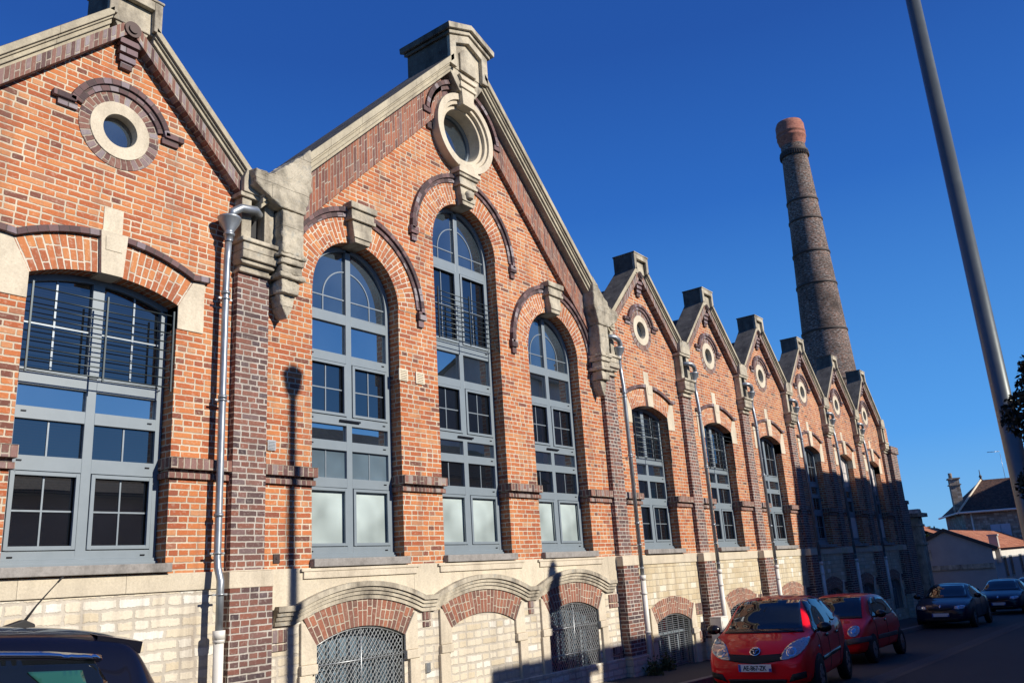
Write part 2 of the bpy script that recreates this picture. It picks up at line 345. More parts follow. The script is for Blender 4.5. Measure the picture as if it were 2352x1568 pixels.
    def tube(s, pts, r, n=10, mi=0, caps=True, smooth=True):
        pts = [Vector(p) for p in pts]; rs = r if isinstance(r, (list, tuple)) else [r]*len(pts)
        rings = []; ref = None
        for i, p in enumerate(pts):
            d = (pts[min(i+1, len(pts)-1)]-pts[max(i-1, 0)]).normalized()
            if ref is None: ref = d.orthogonal().normalized()
            ref = (ref-d*ref.dot(d)); ref = ref.normalized() if ref.length > 1e-6 else d.orthogonal().normalized()
            bi = d.cross(ref)
            rings.append([p+(ref*math.cos(2*PI*k/n)+bi*math.sin(2*PI*k/n))*rs[i] for k in range(n)])
        L = 0
        for i in range(len(rings)-1):
            l = (pts[i+1]-pts[i]).length
            for k in range(n):
                a, b = rings[i], rings[i+1]; k2 = (k+1) % n; cu = 2*PI*rs[i]/n
                s.face([a[k], a[k2], b[k2], b[k]], uv=[(k*cu, L), ((k+1)*cu, L), ((k+1)*cu, L+l), (k*cu, L+l)], mi=mi, smooth=smooth)
            L += l
        if caps:
            s.face(rings[0][::-1], mi=mi); s.face(rings[-1], mi=mi)
    def lathe(s, prof, c=(0, 0, 0), n=24, mi=0, caps=True):
        s.tube([(c[0], c[1], c[2]+z) for r, z in prof], [r for r, z in prof], n, mi, caps)
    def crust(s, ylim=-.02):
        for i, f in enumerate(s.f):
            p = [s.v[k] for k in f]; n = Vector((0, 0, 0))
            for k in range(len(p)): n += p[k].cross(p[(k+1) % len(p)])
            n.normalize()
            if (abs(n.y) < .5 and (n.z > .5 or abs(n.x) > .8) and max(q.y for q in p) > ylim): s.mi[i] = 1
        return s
    def build(s, name, mats, parent=None, loc=(0, 0, 0), bevel=0, weld=True, smooth=False):
        me = bpy.data.meshes.new(name)
        me.from_pydata([tuple(v) for v in s.v], [], s.f)
        uvl = me.uv_layers.new(name='UVMap'); flat = [c for f in s.uv for p in f for c in p]
        uvl.data.foreach_set('uv', flat)
        for m_ in (mats if isinstance(mats, (list, tuple)) else [mats]): me.materials.append(m_)
        me.polygons.foreach_set('material_index', s.mi)
        me.polygons.foreach_set('use_smooth', [bool(x) or smooth for x in s.sm])
        if weld:
            bm = bmesh.new(); bm.from_mesh(me); bmesh.ops.remove_doubles(bm, verts=bm.verts, dist=1e-5)
            bm.to_mesh(me); bm.free()
        me.update()
        o = bpy.data.objects.new(name, me); COL.objects.link(o); o.location = loc
        if parent: o.parent = parent
        if bevel:
            b = o.modifiers.new('bevel', 'BEVEL'); b.width = bevel; b.segments = 2; b.limit_method = 'ANGLE'; b.angle_limit = math.radians(35)
        return o

def tag(o, label=None, cat=None, group=None, kind=None):
    if label: o['label'] = label
    if cat: o['category'] = cat
    if group: o['group'] = group
    if kind: o['kind'] = kind
    return o
def empty(name, loc, rz=0):
    o = bpy.data.objects.new(name, None); COL.objects.link(o); o.location = loc; o.rotation_euler = (0, 0, rz); o.empty_display_size = .2
    return o
def copy_tree(o, parent=None, loc=None, skip=()):
    c = o.copy(); COL.objects.link(c)
    if parent: c.parent = parent
    if loc is not None: c.location = loc
    for ch in list(o.children):
        if ch.name.split('.')[0] in skip: continue
        copy_tree(ch, c, None, skip)
    return c

ROAD = lambda X: -2.258-0.0243*X          # the street falls gently away from the camera
def arc(cx, cz, r, a0, a1, n=20, rz=1.0):
    return [(cx+r*math.cos(math.radians(a0+(a1-a0)*i/n)), cz+r*rz*math.sin(math.radians(a0+(a1-a0)*i/n))) for i in range(n+1)]

# ------------------------------------------------------------------ street
def sheet(name, mat, y0, y1, dz, x0=-60, x1=230, kind='structure', uvs=1):
    mb = MB(1); n = 30
    for i in range(n):
        a = x0+(x1-x0)*i/n; b = x0+(x1-x0)*(i+1)/n
        za, zb = ROAD(a)+dz, ROAD(b)+dz
        mb.face([(a, y0, za), (b, y0, zb), (b, y1, zb), (a, y1, za)])
    o = mb.build(name, mat); tag(o, kind=kind); return o
g = MB(1)
for i in range(20):
    a = -700+120*i; b = a+120
    za = ROAD(max(-60, min(230, a)))-.05; zb = ROAD(max(-60, min(230, b)))-.05
    g.face([(a, -900, za), (b, -900, zb), (b, 1200, zb), (a, 1200, za)])
tag(g.build('ground', M['earth']), kind='structure')
sheet('road', M['asphalt'], -7.6, -4.55, 0.0)
sheet('parking_lane', M['asphalt2'], -4.15, -1.7, .004)
mb = MB(1)                                     # shallow paved gutter between lane and parking
for i in range(60):
    a = -10+2*i; b = a+1.985
    mb.face([(a, -4.56, ROAD(a)+.004), (b, -4.56, ROAD(b)+.004), (b, -4.36, ROAD(b)-.02), (a, -4.36, ROAD(a)-.02)])
    mb.face([(a, -4.36, ROAD(a)-.02), (b, -4.36, ROAD(b)-.02), (b, -4.14, ROAD(b)+.008), (a, -4.14, ROAD(a)+.008)])
tag(mb.build('gutter', M['gutter']), kind='structure')
def kerbline(name, y0, y1):
    mb = MB(1)
    for i in range(100):
        a = -20+1.0*i; b = a+.99
        for q in ([(a, y0, ROAD(a)-.03), (b, y0, ROAD(b)-.03), (b, y0, ROAD(b)+.13), (a, y0, ROAD(a)+.13)],
                  [(a, y0, ROAD(a)+.13), (b, y0, ROAD(b)+.13), (b, y1, ROAD(b)+.13), (a, y1, ROAD(a)+.13)],
                  [(b, y1, ROAD(b)-.03), (a, y1, ROAD(a)-.03), (a, y1, ROAD(a)+.13), (b, y1, ROAD(b)+.13)]):
            mb.face(q)
    tag(mb.build(name, M['kerb'], bevel=.01), kind='structure')
kerbline('kerb', -1.7, -1.55); kerbline('kerb_near', -7.75, -7.6)
sheet('pavement', M['pave'], -1.55, .5, .126); sheet('pavement_near', M['pave'], -11.2, -7.75, .126)

# ------------------------------------------------------------------ factory
XE = 17.07+25+2.5                              # right end of the bays (drawing units)
BC = 8.535                                     # centre of the big gable
root = empty('factory_building', (15, 0, ROAD(15)))
tag(root, 'long orange brick factory with stone trimmed saw-tooth gables and tall arched windows along the street', 'factory')
RL = Vector(root.location)
def L(x=0.0, y=0.0, z=0.0): return Vector((x*S, y*S, z*S))-RL
SM = [0, 17.07, 22.07, 27.07, 32.07, 37.07, 42.07]
SMX = [-5]+SM
PIL = [-7.5, -2.5, 2.5, 14.57]+[19.57+5*i for i in range(5)]+[44.57]

def strip_wall(mb, x0, x1, bot, top, holes, y=0.0, xs=(), depth=.33, mi=0, mi_rev=0):
    X = {x0, x1}
    X.update(x for x in xs if x0 <= x <= x1)
    for h in holes:
        n = h.get('n', 20)
        for i in range(n+1): X.add(round(h['c']-h['w']*math.cos(PI*i/n), 5))
    X = sorted(X)
    for a, b in zip(X, X[1:]):
        if b-a < 1e-5: continue
        mid = (a+b)/2
        hs = sorted([h for h in holes if abs(mid-h['c']) < h['w']], key=lambda h: h['lo'](mid))
        cur = bot
        for h in hs+[None]:
            hi = h['lo'] if h else top
            if hi(mid) > cur(mid)+1e-6:
                mb.face([(a, y, cur(a)), (b, y, cur(b)), (b, y, hi(b)), (a, y, hi(a))], mi=mi)
            if h: cur = h['hi']
    for h in holes:
        if h.get('norev'): continue
        n = h.get('n', 20); pts = [h['c']-h['w']*math.cos(PI*i/n) for i in range(n+1)]
        up_ = [(x, h['hi'](x)) for x in pts]; lo_ = [(x, h['lo'](x)) for x in pts]
        Ls = 0
        for p, q in zip(up_, up_[1:]):
            l = math.hypot(q[0]-p[0], q[1]-p[1])
            mb.face([(p[0], y, p[1]), (q[0], y, q[1]), (q[0], y+depth, q[1]), (p[0], y+depth, p[1])], uv=[(0, Ls), (0, Ls+l), (depth, Ls+l), (depth, Ls)], mi=mi_rev); Ls += l
        for p, q in zip(lo_, lo_[1:]):
            mb.face([(q[0], y, q[1]), (p[0], y, p[1]), (p[0], y+depth, p[1]), (q[0], y+depth, q[1])], mi=mi_rev)
        for sgn, k in ((-1, 0), (1, n)):
            xx = pts[k]; za, zb = lo_[k][1], up_[k][1]
            if zb-za > 1e-4:
                q = [(xx, y, za), (xx, y+depth, za), (xx, y+depth, zb), (xx, y, zb)]
                mb.face(q if sgn < 0 else q[::-1], mi=mi_rev)

def seg(c, hw, zs, zc):                        # segmental arch through (c+-hw, zs) and (c, zc)
    r = zc-zs; R = (hw*hw+r*r)/(2*r)
    return lambda x: zc-R+math.sqrt(max(0, R*R-(x-c)**2))
def semi(c, r, zc): return lambda x: zc+math.sqrt(max(0, r*r-(x-c)**2))
K = lambda v: (lambda x: v)
WB, ZB = -.147, -.147
WH = 1.15
wall = MB()
for c in SMX:
    holes = [dict(c=c, w=WH, lo=K(0.0), hi=seg(c, WH, 4.06, 4.30)),
             dict(c=c, w=.30, lo=(lambda x, c=c: 6.76-math.sqrt(max(0, .09-(x-c)**2))), hi=(lambda x, c=c: 6.76+math.sqrt(max(0, .09-(x-c)**2))), norev=True)]
    strip_wall(wall, c-2.5, c+2.5, K(ZB), (lambda x, c=c: 8.80-abs(x-c)), holes, xs=(c,))
BIGW = [(BC-3.475, 5.10), (BC, 7.10), (BC+3.475, 5.10)]
holes = [dict(c=x, w=WH, lo=K(0.0), hi=semi(x, WH, zc), n=36) for x, zc in BIGW]
holes.append(dict(c=BC, w=.75, lo=(lambda x: 10.15-math.sqrt(max(0, .75**2-(x-BC)**2))), hi=(lambda x: 10.15+math.sqrt(max(0, .75**2-(x-BC)**2))), norev=True, n=24))
strip_wall(wall, 2.5, 14.57, K(ZB), lambda x: 12.1-abs(x-BC), holes, xs=(BC,))
wall.face([(XE+1.8, 0, -4), (XE+1.8, 20, -4), (XE+1.8, 20, 6.5), (XE+1.8, 0, 6.5)])
wall.face([(XE, 0, -.147), (XE+1.8, 0, -.147), (XE+1.8, 0, 6.5), (XE, 0, 6.5)])
wall.face([(-7.5, 20, -4), (-7.5, 0, -4), (-7.5, 0, 6.5), (-7.5, 20, 6.5)])
wall.face([(XE+1.8, 20, -4), (-7.5, 20, -4), (-7.5, 20, 6.5), (XE+1.8, 20, 6.5)])
wall.build('wall', M['brick'], root, L())

# roofs behind the gables
rf = MB()
def roofslab(c, h, za, slope, y0=.45, y1=20):
    for sg in (-1, 1):
        p = [(c, y0, za), (c+sg*h, y0, za-slope*h), (c+sg*h, y1, za-slope*h), (c, y1, za)]
        rf.face(p if sg < 0 else p[::-1])
for c in SMX: roofslab(c, 2.5, 8.40, 1.0)
roofslab(BC, 6.03, 11.7, 1.0)
for c in SMX:
    rf.face([(c-2.5, 20, 5.9), (c+2.5, 20, 5.9), (c, 20, 8.40)])
rf.build('roof', M['slate'], root, L())

# --- coping, verge, caps of one gable
def rakes(half, zt, slope, cap, thick, verge, y_front, y_back, mitre=.0):
    """returns coping MB and verge MB for a gable centred on 0"""
    cop = MB(); ver = MB(); ln = math.sqrt(1+slope*slope)
    for sg in (-1, 1):
        def P(x, z): return (sg*x, z)
        def uvf(x, z): d = abs(x); return (d*ln, (z-(zt-slope*d))/ln)
        a, b = cap*.8, half
        def band(mbx, z_hi, z_lo, y0, y1, a, b, uv=uvf):
            poly = [P(a, zt-slope*a-z_lo), P(b, zt-slope*b-z_lo), P(b, zt-slope*b-z_hi), P(a, zt-slope*a-z_hi)]
            if sg < 0: poly = poly[::-1]
            mbx.prism(poly, y0, y1, uvf=uv)
        band(cop, 0, thick*.42, y_front, y_back, a, b)
        band(cop, thick*.42, thick*.55, y_front+.05, .25, a, b)
        band(cop, thick*.55, thick*.8, y_front+.09, .22, a, b)
        band(cop, thick*.8, thick, y_front+.14, .2, a, b)
        vb = half-.15
        va = .0 if half < 4 else 0.75
        band(ver, thick, thick+verge, -.19 if half < 4 else -.13, .05, va, vb, uv=lambda x, z: ((z-(zt-slope*abs(x)))/ln, abs(x)*ln))
    return cop, ver
cop, ver = rakes(2.3, 9.14, 1.0, .45, .36, .26, -.30, .48)
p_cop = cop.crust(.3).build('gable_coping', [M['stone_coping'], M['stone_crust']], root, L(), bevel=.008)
ver.build('verge_brickwork', M['brick_sold'], p_cop)
# cap with recessed panel
cap = MB()
cap.box(-.45, .45, -.20, .48, 8.62, 9.22)
for q in ((-.45, -.31, 8.66, 9.22), (.31, .45, 8.66, 9.22)): cap.box(q[0], q[1], -.30, -.20, q[2], q[3])
cap.box(-.31, .31, -.30, -.20, 9.06, 9.22); cap.box(-.47, .47, -.32, .5, 9.22, 9.27)
cap.prism([(-.31, 8.66), (-.2, 8.45), (.2, 8.45), (.31, 8.66)], -.17, .05)
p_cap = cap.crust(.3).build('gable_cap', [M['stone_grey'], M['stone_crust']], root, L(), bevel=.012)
rose = MB()
rose.ring(0, 8.56, .0, .14, 0, 2*PI, -.22, -.16, 20, close=True); rose.ring(0, 8.56, .0, .08, 0, 2*PI, -.25, -.22, 16, close=True)
rose.build('iron_rose', M['iron'], p_cap)
cb = MB()
for i, (hw, z) in enumerate(((.17, 8.33), (.15, 8.19), (.14, 8.05), (.10, 7.93))): cb.box(-hw, hw, -.16+.03*i, .02, z-.055, z+.05)
cb.build('corbel_bricks', M['brick_dark'], p_cap, bevel=.006)
# oculus
oc = MB()
oc.ring(0, 6.76, .28, .49, 0, 2*PI, -.03, .14, 40, close=True)
p_oc = oc.build('round_window', M['stone'], root, L(), bevel=.006)
mb = MB(); mb.ring(0, 6.76, .489, .66, 0, 2*PI, -.012, .03, 40, close=True)
mb.build('brick_surround', M['brick_sold'], p_oc)
mb = MB()
mb.ring(0, 6.76, .66, .76, math.radians(18), math.radians(162), -.05, .02, 30)
mb.ring(0, 6.76, .76, .86, math.radians(14), math.radians(166), -.09, .02, 30)
for sg in (-1, 1):
    x = lambda a, b: (min(sg*a, sg*b), max(sg*a, sg*b))
    mb.box(*x(.74, 1.08), -.09, .02, 6.93, 7.03); mb.box(*x(.70, 1.0), -.05, .02, 6.82, 6.93)
mb.build('brick_hood', M['brick_dark'], p_oc, bevel=.006)
mb = MB(); mb.ring(0, 6.76, .0, .30, 0, 2*PI, .13, .15, 30, close=True)
mb.build('pane', M['glass_hi'], p_oc)

# arch over the small windows
ab = MB(); R0f = seg(0, WH, 4.06, 4.30)
def fan(mb, hw_in, zin, hw_out, zout_f, y0, y1, gap, n=14, uvk=1.0):
    for sg in (-1, 1):
        for i in range(n):
            t0, t1 = i/n, (i+1)/n
            xi0, xi1 = gap[0]+(hw_in-gap[0])*t0, gap[0]+(hw_in-gap[0])*t1
            xo0, xo1 = gap[1]+(hw_out-gap[1])*t0, gap[1]+(hw_out-gap[1])*t1
            q = [(sg*xi0, y0, zin(xi0)), (sg*xi1, y0, zin(xi1)), (sg*xo1, y0, zout_f(xo1)), (sg*xo0, y0, zout_f(xo0))]
            l = zout_f(xo0)-zin(xi0); u = [(0, xi0*uvk), (0, xi1*uvk), (l, xi1*uvk), (l, xi0*uvk)]
            if sg < 0: q = q[::-1]; u = u[::-1]
            mb.face(q, uv=u)
outf = seg(0, 1.40, 4.52, 4.86)
fan(ab, WH, R0f, 1.40, outf, -.014, .0, (.17, .2), uvk=1.1)
p_arch = ab.build('window_arch', M['brick_arch'], root, L())
for sg in (-1, 1):
    mb = MB()
    poly = [(sg*1.15, 3.67), (sg*1.62, 3.67), (sg*1.62, 4.56), (sg*1.405, 4.525), (sg*1.15, 4.06)]
    mb.prism(poly if sg > 0 else poly[::-1], -.02, .33)
    mb.build('impost_block', M['stone'], p_arch, bevel=.006)
for sg in (-1, 1):
    mb = MB()
    path = [(sg*x, outf(x)+.005) for x in [.2+(1.38-.2)*i/12 for i in range(13)]]+[(sg*1.48, 4.545), (sg*1.68, 4.555)]
    if sg > 0: mb.sweep(path, .10, -.09, .02)
    else: mb.sweep(path[::-1], .10, -.09, .02)
    mb.build('brick_hood', M['brick_dark'], p_arch, bevel=.006)
mb = MB()
mb.prism([(-.17, 4.275), (.17, 4.275), (.215, 4.97), (-.215, 4.97)], -.09, .33)
mb.prism([(-.13, 4.66), (.13, 4.66), (.14, 4.88), (-.14, 4.88)], -.10, -.09); mb.box(-.155, .155, -.012, .02, 4.97, 5.40)
mb.build('keystone', M['stone'], p_arch, bevel=.006)

# string course between windows, sill, band, plinth pieces of a bay
def course(mb, a, b, ret=0):
    mb.box(a, b, -.12, .02, 1.41, 1.585); mb.box(a+(.0), b, -.03, .02, 1.36, 1.41); mb.box(a, b, -.06, .02, 1.27, 1.36)
p_scs = []
for sg in (-1, 1):
    mb = MB()
    a, b = (1.13, 2.175) if sg > 0 else (-2.175, -1.13)
    course(mb, a, b)
    # returns into the window reveal
    xr = (1.10, 1.13) if sg > 0 else (-1.13, -1.10)
    mb.box(*xr, -.12, .27, 1.41, 1.585); mb.box(*xr, -.06, .27, 1.27, 1.36)
    p_scs.append(mb.build('string_course', M['brick_upright'], root, L(), bevel=.005))
mb = MB(); mb.box(-1.19, 1.2, -.12, .33, -.13, 0.0)
p_sill = mb.build('window_sill', M['granite'], root, L(), bevel=.008)
mb = MB(); mb.box(-2.175, 2.175, -.035, .02, -.41, -.147)
p_band = mb.build('stone_band', M['stone_blocks'], root, L(), bevel=.008)

# ------------------------------------------------------------------ windows
def rect_frame(mb, x0, x1, z0, z1, t, y0, y1):
    mb.box(x0, x0+t, y0, y1, z0, z1); mb.box(x1-t, x1, y0, y1, z0, z1)
    mb.box(x0+t, x1-t, y0, y1, z0, z0+t); mb.box(x0+t, x1-t, y0, y1, z1-t, z1)
FY0, FY1, GY = .275, .40, .335
def pane(mb, x0, x1, z0, z1):
    k = random.uniform(-.0012, .0012); j = random.uniform(-.0012, .0012)
    mb.face([(x0, GY+k, z0), (x1, GY-k, z0), (x1, GY-k+j, z1), (x0, GY+k+j, z1)])
def arch_pane(mb, hw, z0, topf, n=24, inset=.0):
    xs = [-hw+2*hw*i/n for i in range(n+1)]
    for a, b in zip(xs, xs[1:]): mb.face([(a, GY, z0), (b, GY, z0), (b, GY, max(z0+.001, topf(b)-inset)), (a, GY, max(z0+.001, topf(a)-inset))])
def window(rows, top, topf, z_top0, kinds, fan_r=None):
    """rows: list of (z0, z1, kind). top light from z_top0 to the arch"""
    f = MB(); gl = MB(); fr = MB(); gf = MB(); bars = MB(); bl = MB(); gl.bl = bl
    W = WH-.01
    f.box(-W, W, FY0-.03, FY1, 0.0, .10); f.box(-W-.02, W+.02, FY0-.06, FY0-.03, 0.0, .05)
    f.box(-W, -W+.10, FY0, FY1, .10, z_top0); f.box(W-.10, W, FY0, FY1, .10, z_top0)
    f.box(-.07, .07, FY0, FY1, .10, z_top0+.01)
    pz = .10
    for z0, z1, kind in rows:
        f.box(-W+.10, -.07, FY0, FY1, pz, z0); f.box(.07, W-.10, FY0, FY1, pz, z0); pz = z1
        for a, b in ((-W+.10, -.07), (.07, W-.10)):
            if kind in ('case', 'frost', 'case4'):
                rect_frame(f, a+.012, b-.012, z0+.012, z1-.012, .055, FY0-.02, FY0+.02)
            pane({'frost': fr, 'grey': gf, 'plain': bl}.get(kind, gl), a, b, z0, z1)
            mid = (a+b)/2
            if kind != 'plain':
                if kind == 'frost': pass
                else: bars.box(mid-.012, mid+.012, GY-.012, GY-.002, z0, z1)
                if kind in ('case', 'case4'): bars.box(a, b, GY-.013, GY-.003, (z0+z1)/2-.012, (z0+z1)/2+.012)
    f.box(-W+.10, -.07, FY0, FY1, pz, z_top0); f.box(.07, W-.10, FY0, FY1, pz, z_top0)
    # drainage caps
    for z0, z1, kind in rows:
        for sx in (-1, 1): bars.box(sx*.93-.035, sx*.93+.035, FY0-.012, FY0-.001, z0-.085, z0-.065, mi=1)
    return f, gl, fr, gf, bars
def finish(f, gl, fr, gf, bars, x, name='arched_window'):
    p = f.build(name, M['frame'], root, L(x), bevel=.004)
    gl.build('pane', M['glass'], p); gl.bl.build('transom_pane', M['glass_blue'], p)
    if fr.f: fr.build('frosted_pane', M['frost'], p)
    if gf.f: gf.build('grey_pane', M['greyfilm'], p)
    bars.build('glazing_bar', [M['bar'], M['black_gloss']], p)
    return p
def guard(x0, x1, z0, z1, n, y=-.01):
    g_ = MB()
    for i in range(n):
        z = z0+(z1-z0)*i/(n-1); g_.tube([(x0, y, z), (x1, y, z)], .011, 6)
    for x in (x0, (x0+x1)/2, x1):
        g_.box(x-.012, x+.012, y-.045, y-.018, z0-.07, z1+.07)
    for x in (x0+.02, x1-.02):
        for z in (z0+.1, z1-.15): g_.tube([(x, y, z), (x+(.06 if x > 0 else -.06), y+.1, z)], .01, 5)
    return g_
# small bay window
rows = [(.22, 1.31, 'case'), (1.52, 2.03, 'mid'), (2.21, 2.52, 'plain')]
f, gl, fr, gf, bars = window(rows, None, R0f, 2.72, None)
W = WH-.01
for i in range(20):                            # top light following the segmental arch
    a = -W+2*W*i/20; b = -W+2*W*(i+1)/20
    q0, q1 = R0f(a)-.10, R0f(b)-.10
    f.face([(a, FY0, q0), (b, FY0, q1), (b, FY0, R0f(b)), (a, FY0, R0f(a))]); f.face([(a, FY0, q0), (a, FY1, q0), (b, FY1, q1), (b, FY0, q1)])
f.box(-W, -W+.10, FY0, FY1, 2.72, 4.02); f.box(W-.10, W, FY0, FY1, 2.72, 4.02); f.box(-.09, .09, FY0, FY1, 2.73, 4.2)
f.box(-W+.10, W-.10, FY0, FY1, 2.70, 2.76)
hi_ = MB(); arch_pane(hi_, W-.05, 2.74, R0f)
for mid in (-.60, .60): bars.box(mid-.014, mid+.014, GY-.012, GY-.002, 2.74, 4.15)
bars.box(-W+.1, W-.1, GY-.013, GY-.003, 3.42, 3.445)
p_win = finish(f, gl, fr, gf, bars, 0)
hi_.build('upper_pane', M['glass'], p_win)
guard(-1.09, 1.07, 2.68, 3.86, 9).build('window_guard', M['steel'], p_win)

# big bay windows
def big_window(x, zc, B=False):
    rows = [(.22, 1.31, 'frost'), (1.49, 2.02, 'mid' if B or x > BC else 'grey'), (2.20, 2.51, 'plain'), (2.68, 3.76, 'case'), (3.94, 4.56, 'plain')]
    z0 = 4.76
    if B: rows.append((4.80, 6.60, 'case4')); z0 = 6.80
    f, gl, fr, gf, bars = window(rows, None, None, z0, None)
    W = WH-.01; C0 = zc
    f.ring(0, C0, W-.10, W, 0, PI, FY0, FY1, 36)
    if z0 < C0:
        f.box(-W, -W+.10, FY0, FY1, z0, C0); f.box(W-.10, W, FY0, FY1, z0, C0)
    f.box(-.065, .065, FY0, FY1, z0, C0+W-.05)
    f.box(-W+.1, W-.1, FY0+.01, FY1, z0-.02, z0+.02)
    up_ = MB(); tf = semi(0, W-.02, C0)
    arch_pane(up_, W-.05, z0, lambda x: tf(x))
    r = .62
    bars.ring(0, C0, r-.013, r+.013, 0, PI, GY-.012, GY-.002, 24)
    for sg in (-1, 1): bars.box(sg*r-.013, sg*r+.013, GY-.012, GY-.002, z0, C0)
    bars.box(-W+.1, W-.1, GY-.013, GY-.003, C0-.0125, C0+.0125)
    bars.box(-.26, .26, FY0-.045, FY0, 2.585, 2.62, mi=1)
    p = finish(f, gl, fr, gf, bars, x)
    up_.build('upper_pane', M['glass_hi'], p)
    if B: guard(-1.08, 1.08, 4.78, 5.85, 10).build('window_guard', M['steel'], p)
    mb = MB(); mb.box(-1.19, 1.2, -.13, .33, -.14, 0.0); mb.build('window_sill', M['granite'], root, L(x), bevel=.008)
    # arch ring
    mb = MB(); mb.ring(0, zc, WH, 1.70, 0, PI, -.014, .02, 48)
    pa = mb.build('window_arch', M['brick_arch'], root, L(x))
    mb = MB()
    mb.ring(0, zc, 1.685, 1.79, 0.06, PI-.06, -.05, .02, 44); mb.ring(0, zc, 1.79, 1.89, 0, PI, -.10, .02, 44)
    for sg in (-1, 1):
        a = sorted((sg*1.70, sg*1.93)); mb.box(a[0], a[1], -.10, .02, zc-.12, zc+.06)
        a = sorted((sg*1.72, sg*1.88)); mb.box(a[0], a[1], -.06, .02, zc-.28, zc-.12)
    mb.build('brick_hood', M['brick_dark'], pa, bevel=.005)
    mb = MB(); t = zc+WH; yk = -.22
    mb.prism([(-.20, t-.05), (.20, t-.05), (.27, t+.42), (-.27, t+.42)], yk+.04, .33)
    mb.prism([(-.24, t-.05+.1), (.24, t-.05+.1), (.27, t+.2), (-.27, t+.2)], yk+.01, yk+.04)
    mb.box(-.33, .33, yk-.02, .02, t+.42, t+.50); mb.box(-.31, .31, yk+.01, .02, t+.50, t+.66); mb.box(-.36, .36, yk-.04, .02, t+.66, t+.80)
    if B: mb.lathe([(.0, -.02), (.10, .0), (.12, .12), (.08, .2), (0, .22)], (0, yk+.0, t+.12), 14)
    mb.build('keystone', M['stone_grey'], pa, bevel=.008)
    return p
for x, zc in BIGW: big_window(x, zc, B=(x == BC))

# big gable trim
cop, ver = rakes(6.05, 12.66, 1.005, .73, .46, .95, -.47, 1.0)
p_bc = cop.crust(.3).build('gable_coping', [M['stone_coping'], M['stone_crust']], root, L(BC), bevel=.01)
ver.build('verge_brickwork', M['brick_verge'], p_bc)
cap = MB()
cap.prism([(-.73, 11.75), (.73, 11.75), (.73, 12.55), (0, 12.86), (-.73, 12.55)], -.36, 1.0)
for sg in (-1, 1):
    poly = [(sg*.5, 11.7), (sg*.73, 11.72), (sg*.73, 12.52), (sg*.5, 12.40)]
    cap.prism(poly if sg > 0 else poly[::-1], -.47, -.36)
    poly = [(0, 12.62), (sg*.5, 12.40), (sg*.73, 12.52), (0, 12.83)]
    cap.prism(poly if sg > 0 else poly[::-1], -.47, -.36)
    poly = [(0, 12.84), (sg*.80, 12.52), (sg*.80, 12.62), (0, 12.95)]; cap.prism(poly if sg > 0 else poly[::-1], -.52, 1.05)
    poly = [(0, 12.95), (sg*.88, 12.60), (sg*.90, 12.76), (0, 13.10)]; cap.prism(poly if sg > 0 else poly[::-1], -.60, 1.12)
cap.prism([(-.30, 11.75), (.30, 11.75), (.30, 12.25), (.12, 12.42), (-.12, 12.42), (-.30, 12.25)], -.42, -.36)
cap.prism([(-.73, 11.75), (-.3, 11.2), (.3, 11.2), (.73, 11.75)], -.34, .05)
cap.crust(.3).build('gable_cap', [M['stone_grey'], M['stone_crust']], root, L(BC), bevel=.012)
oc = MB()
oc.ring(0, 10.15, .88, 1.05, 0, 2*PI, -.25, .02, 56, close=True); oc.ring(0, 10.15, .78, .88, 0, 2*PI, -.19, .1, 56, close=True)
oc.ring(0, 10.15, .68, .78, 0, 2*PI, -.10, .38, 56, close=True)
oc.prism([(-.2, 10.85), (.2, 10.85), (.24, 11.3), (-.24, 11.3)], -.36, -.05); oc.box(-.30, .30, -.40, -.05, 11.3, 11.38); oc.box(-.27, .27, -.37, -.05, 11.38, 11.5)
oc.prism([(-.27, 11.5), (.27, 11.5), (.36, 11.62), (-.36, 11.62)], -.42, -.05)
oc.box(-.40, .40, -.30, .02, 8.99, 9.10); oc.box(-.34, .34, -.27, .02, 9.10, 9.2)
p_oc2 = oc.build('round_window', M['stone'], root, L(BC), bevel=.008)
mb = MB(); mb.ring(0, 10.15, 0, .72, 0, 2*PI, .30, .32, 40, close=True); mb.build('pane', M['glass_hi'], p_oc2)
mb = MB(); mb.ring(0, 10.15, .63, .69, 0, 2*PI, .24, .3, 40, close=True); mb.build('frame', M['frame'], p_oc2)
mb = MB()
mb.ring(0, 10.15, 1.045, 1.18, .10, PI-.10, -.06, .02, 44); mb.ring(0, 10.15, 1.18, 1.29, .12, PI-.12, -.13, .02, 44); mb.ring(0, 10.15, 1.29, 1.40, .14, PI-.14, -.20, .02, 44)
for sg in (-1, 1):
    a = sorted((sg*1.2, sg*1.46)); mb.box(a[0], a[1], -.18, .02, 10.22, 10.36)
    a = sorted((sg*1.12, sg*1.34)); mb.box(a[0], a[1], -.12, .02, 10.08, 10.22)
    a = sorted((sg*1.04, sg*1.22)); mb.box(a[0], a[1], -.06, .02, 9.9, 10.08)
mb.build('brick_hood', M['brick_dark'], p_oc2, bevel=.005)
# strings between big windows
for a, b in ((2.84, BC-3.475-WH+.02), (BC-3.475+WH-.02, BC-WH+.02), (BC+WH-.02, BC+3.475-WH+.02), (BC+3.475+WH-.02, 14.23)):
    mb = MB(); course(mb, a, b)
    for xr in ((a-.03, a) if a > 3 else None, (b, b+.03) if b < 14 else None):
        if xr: mb.box(*xr, -.12, .27, 1.41, 1.585); mb.box(*xr, -.06, .27, 1.27, 1.36)
    mb.build('string_course', M['brick_upright'], root, L(), bevel=.005)
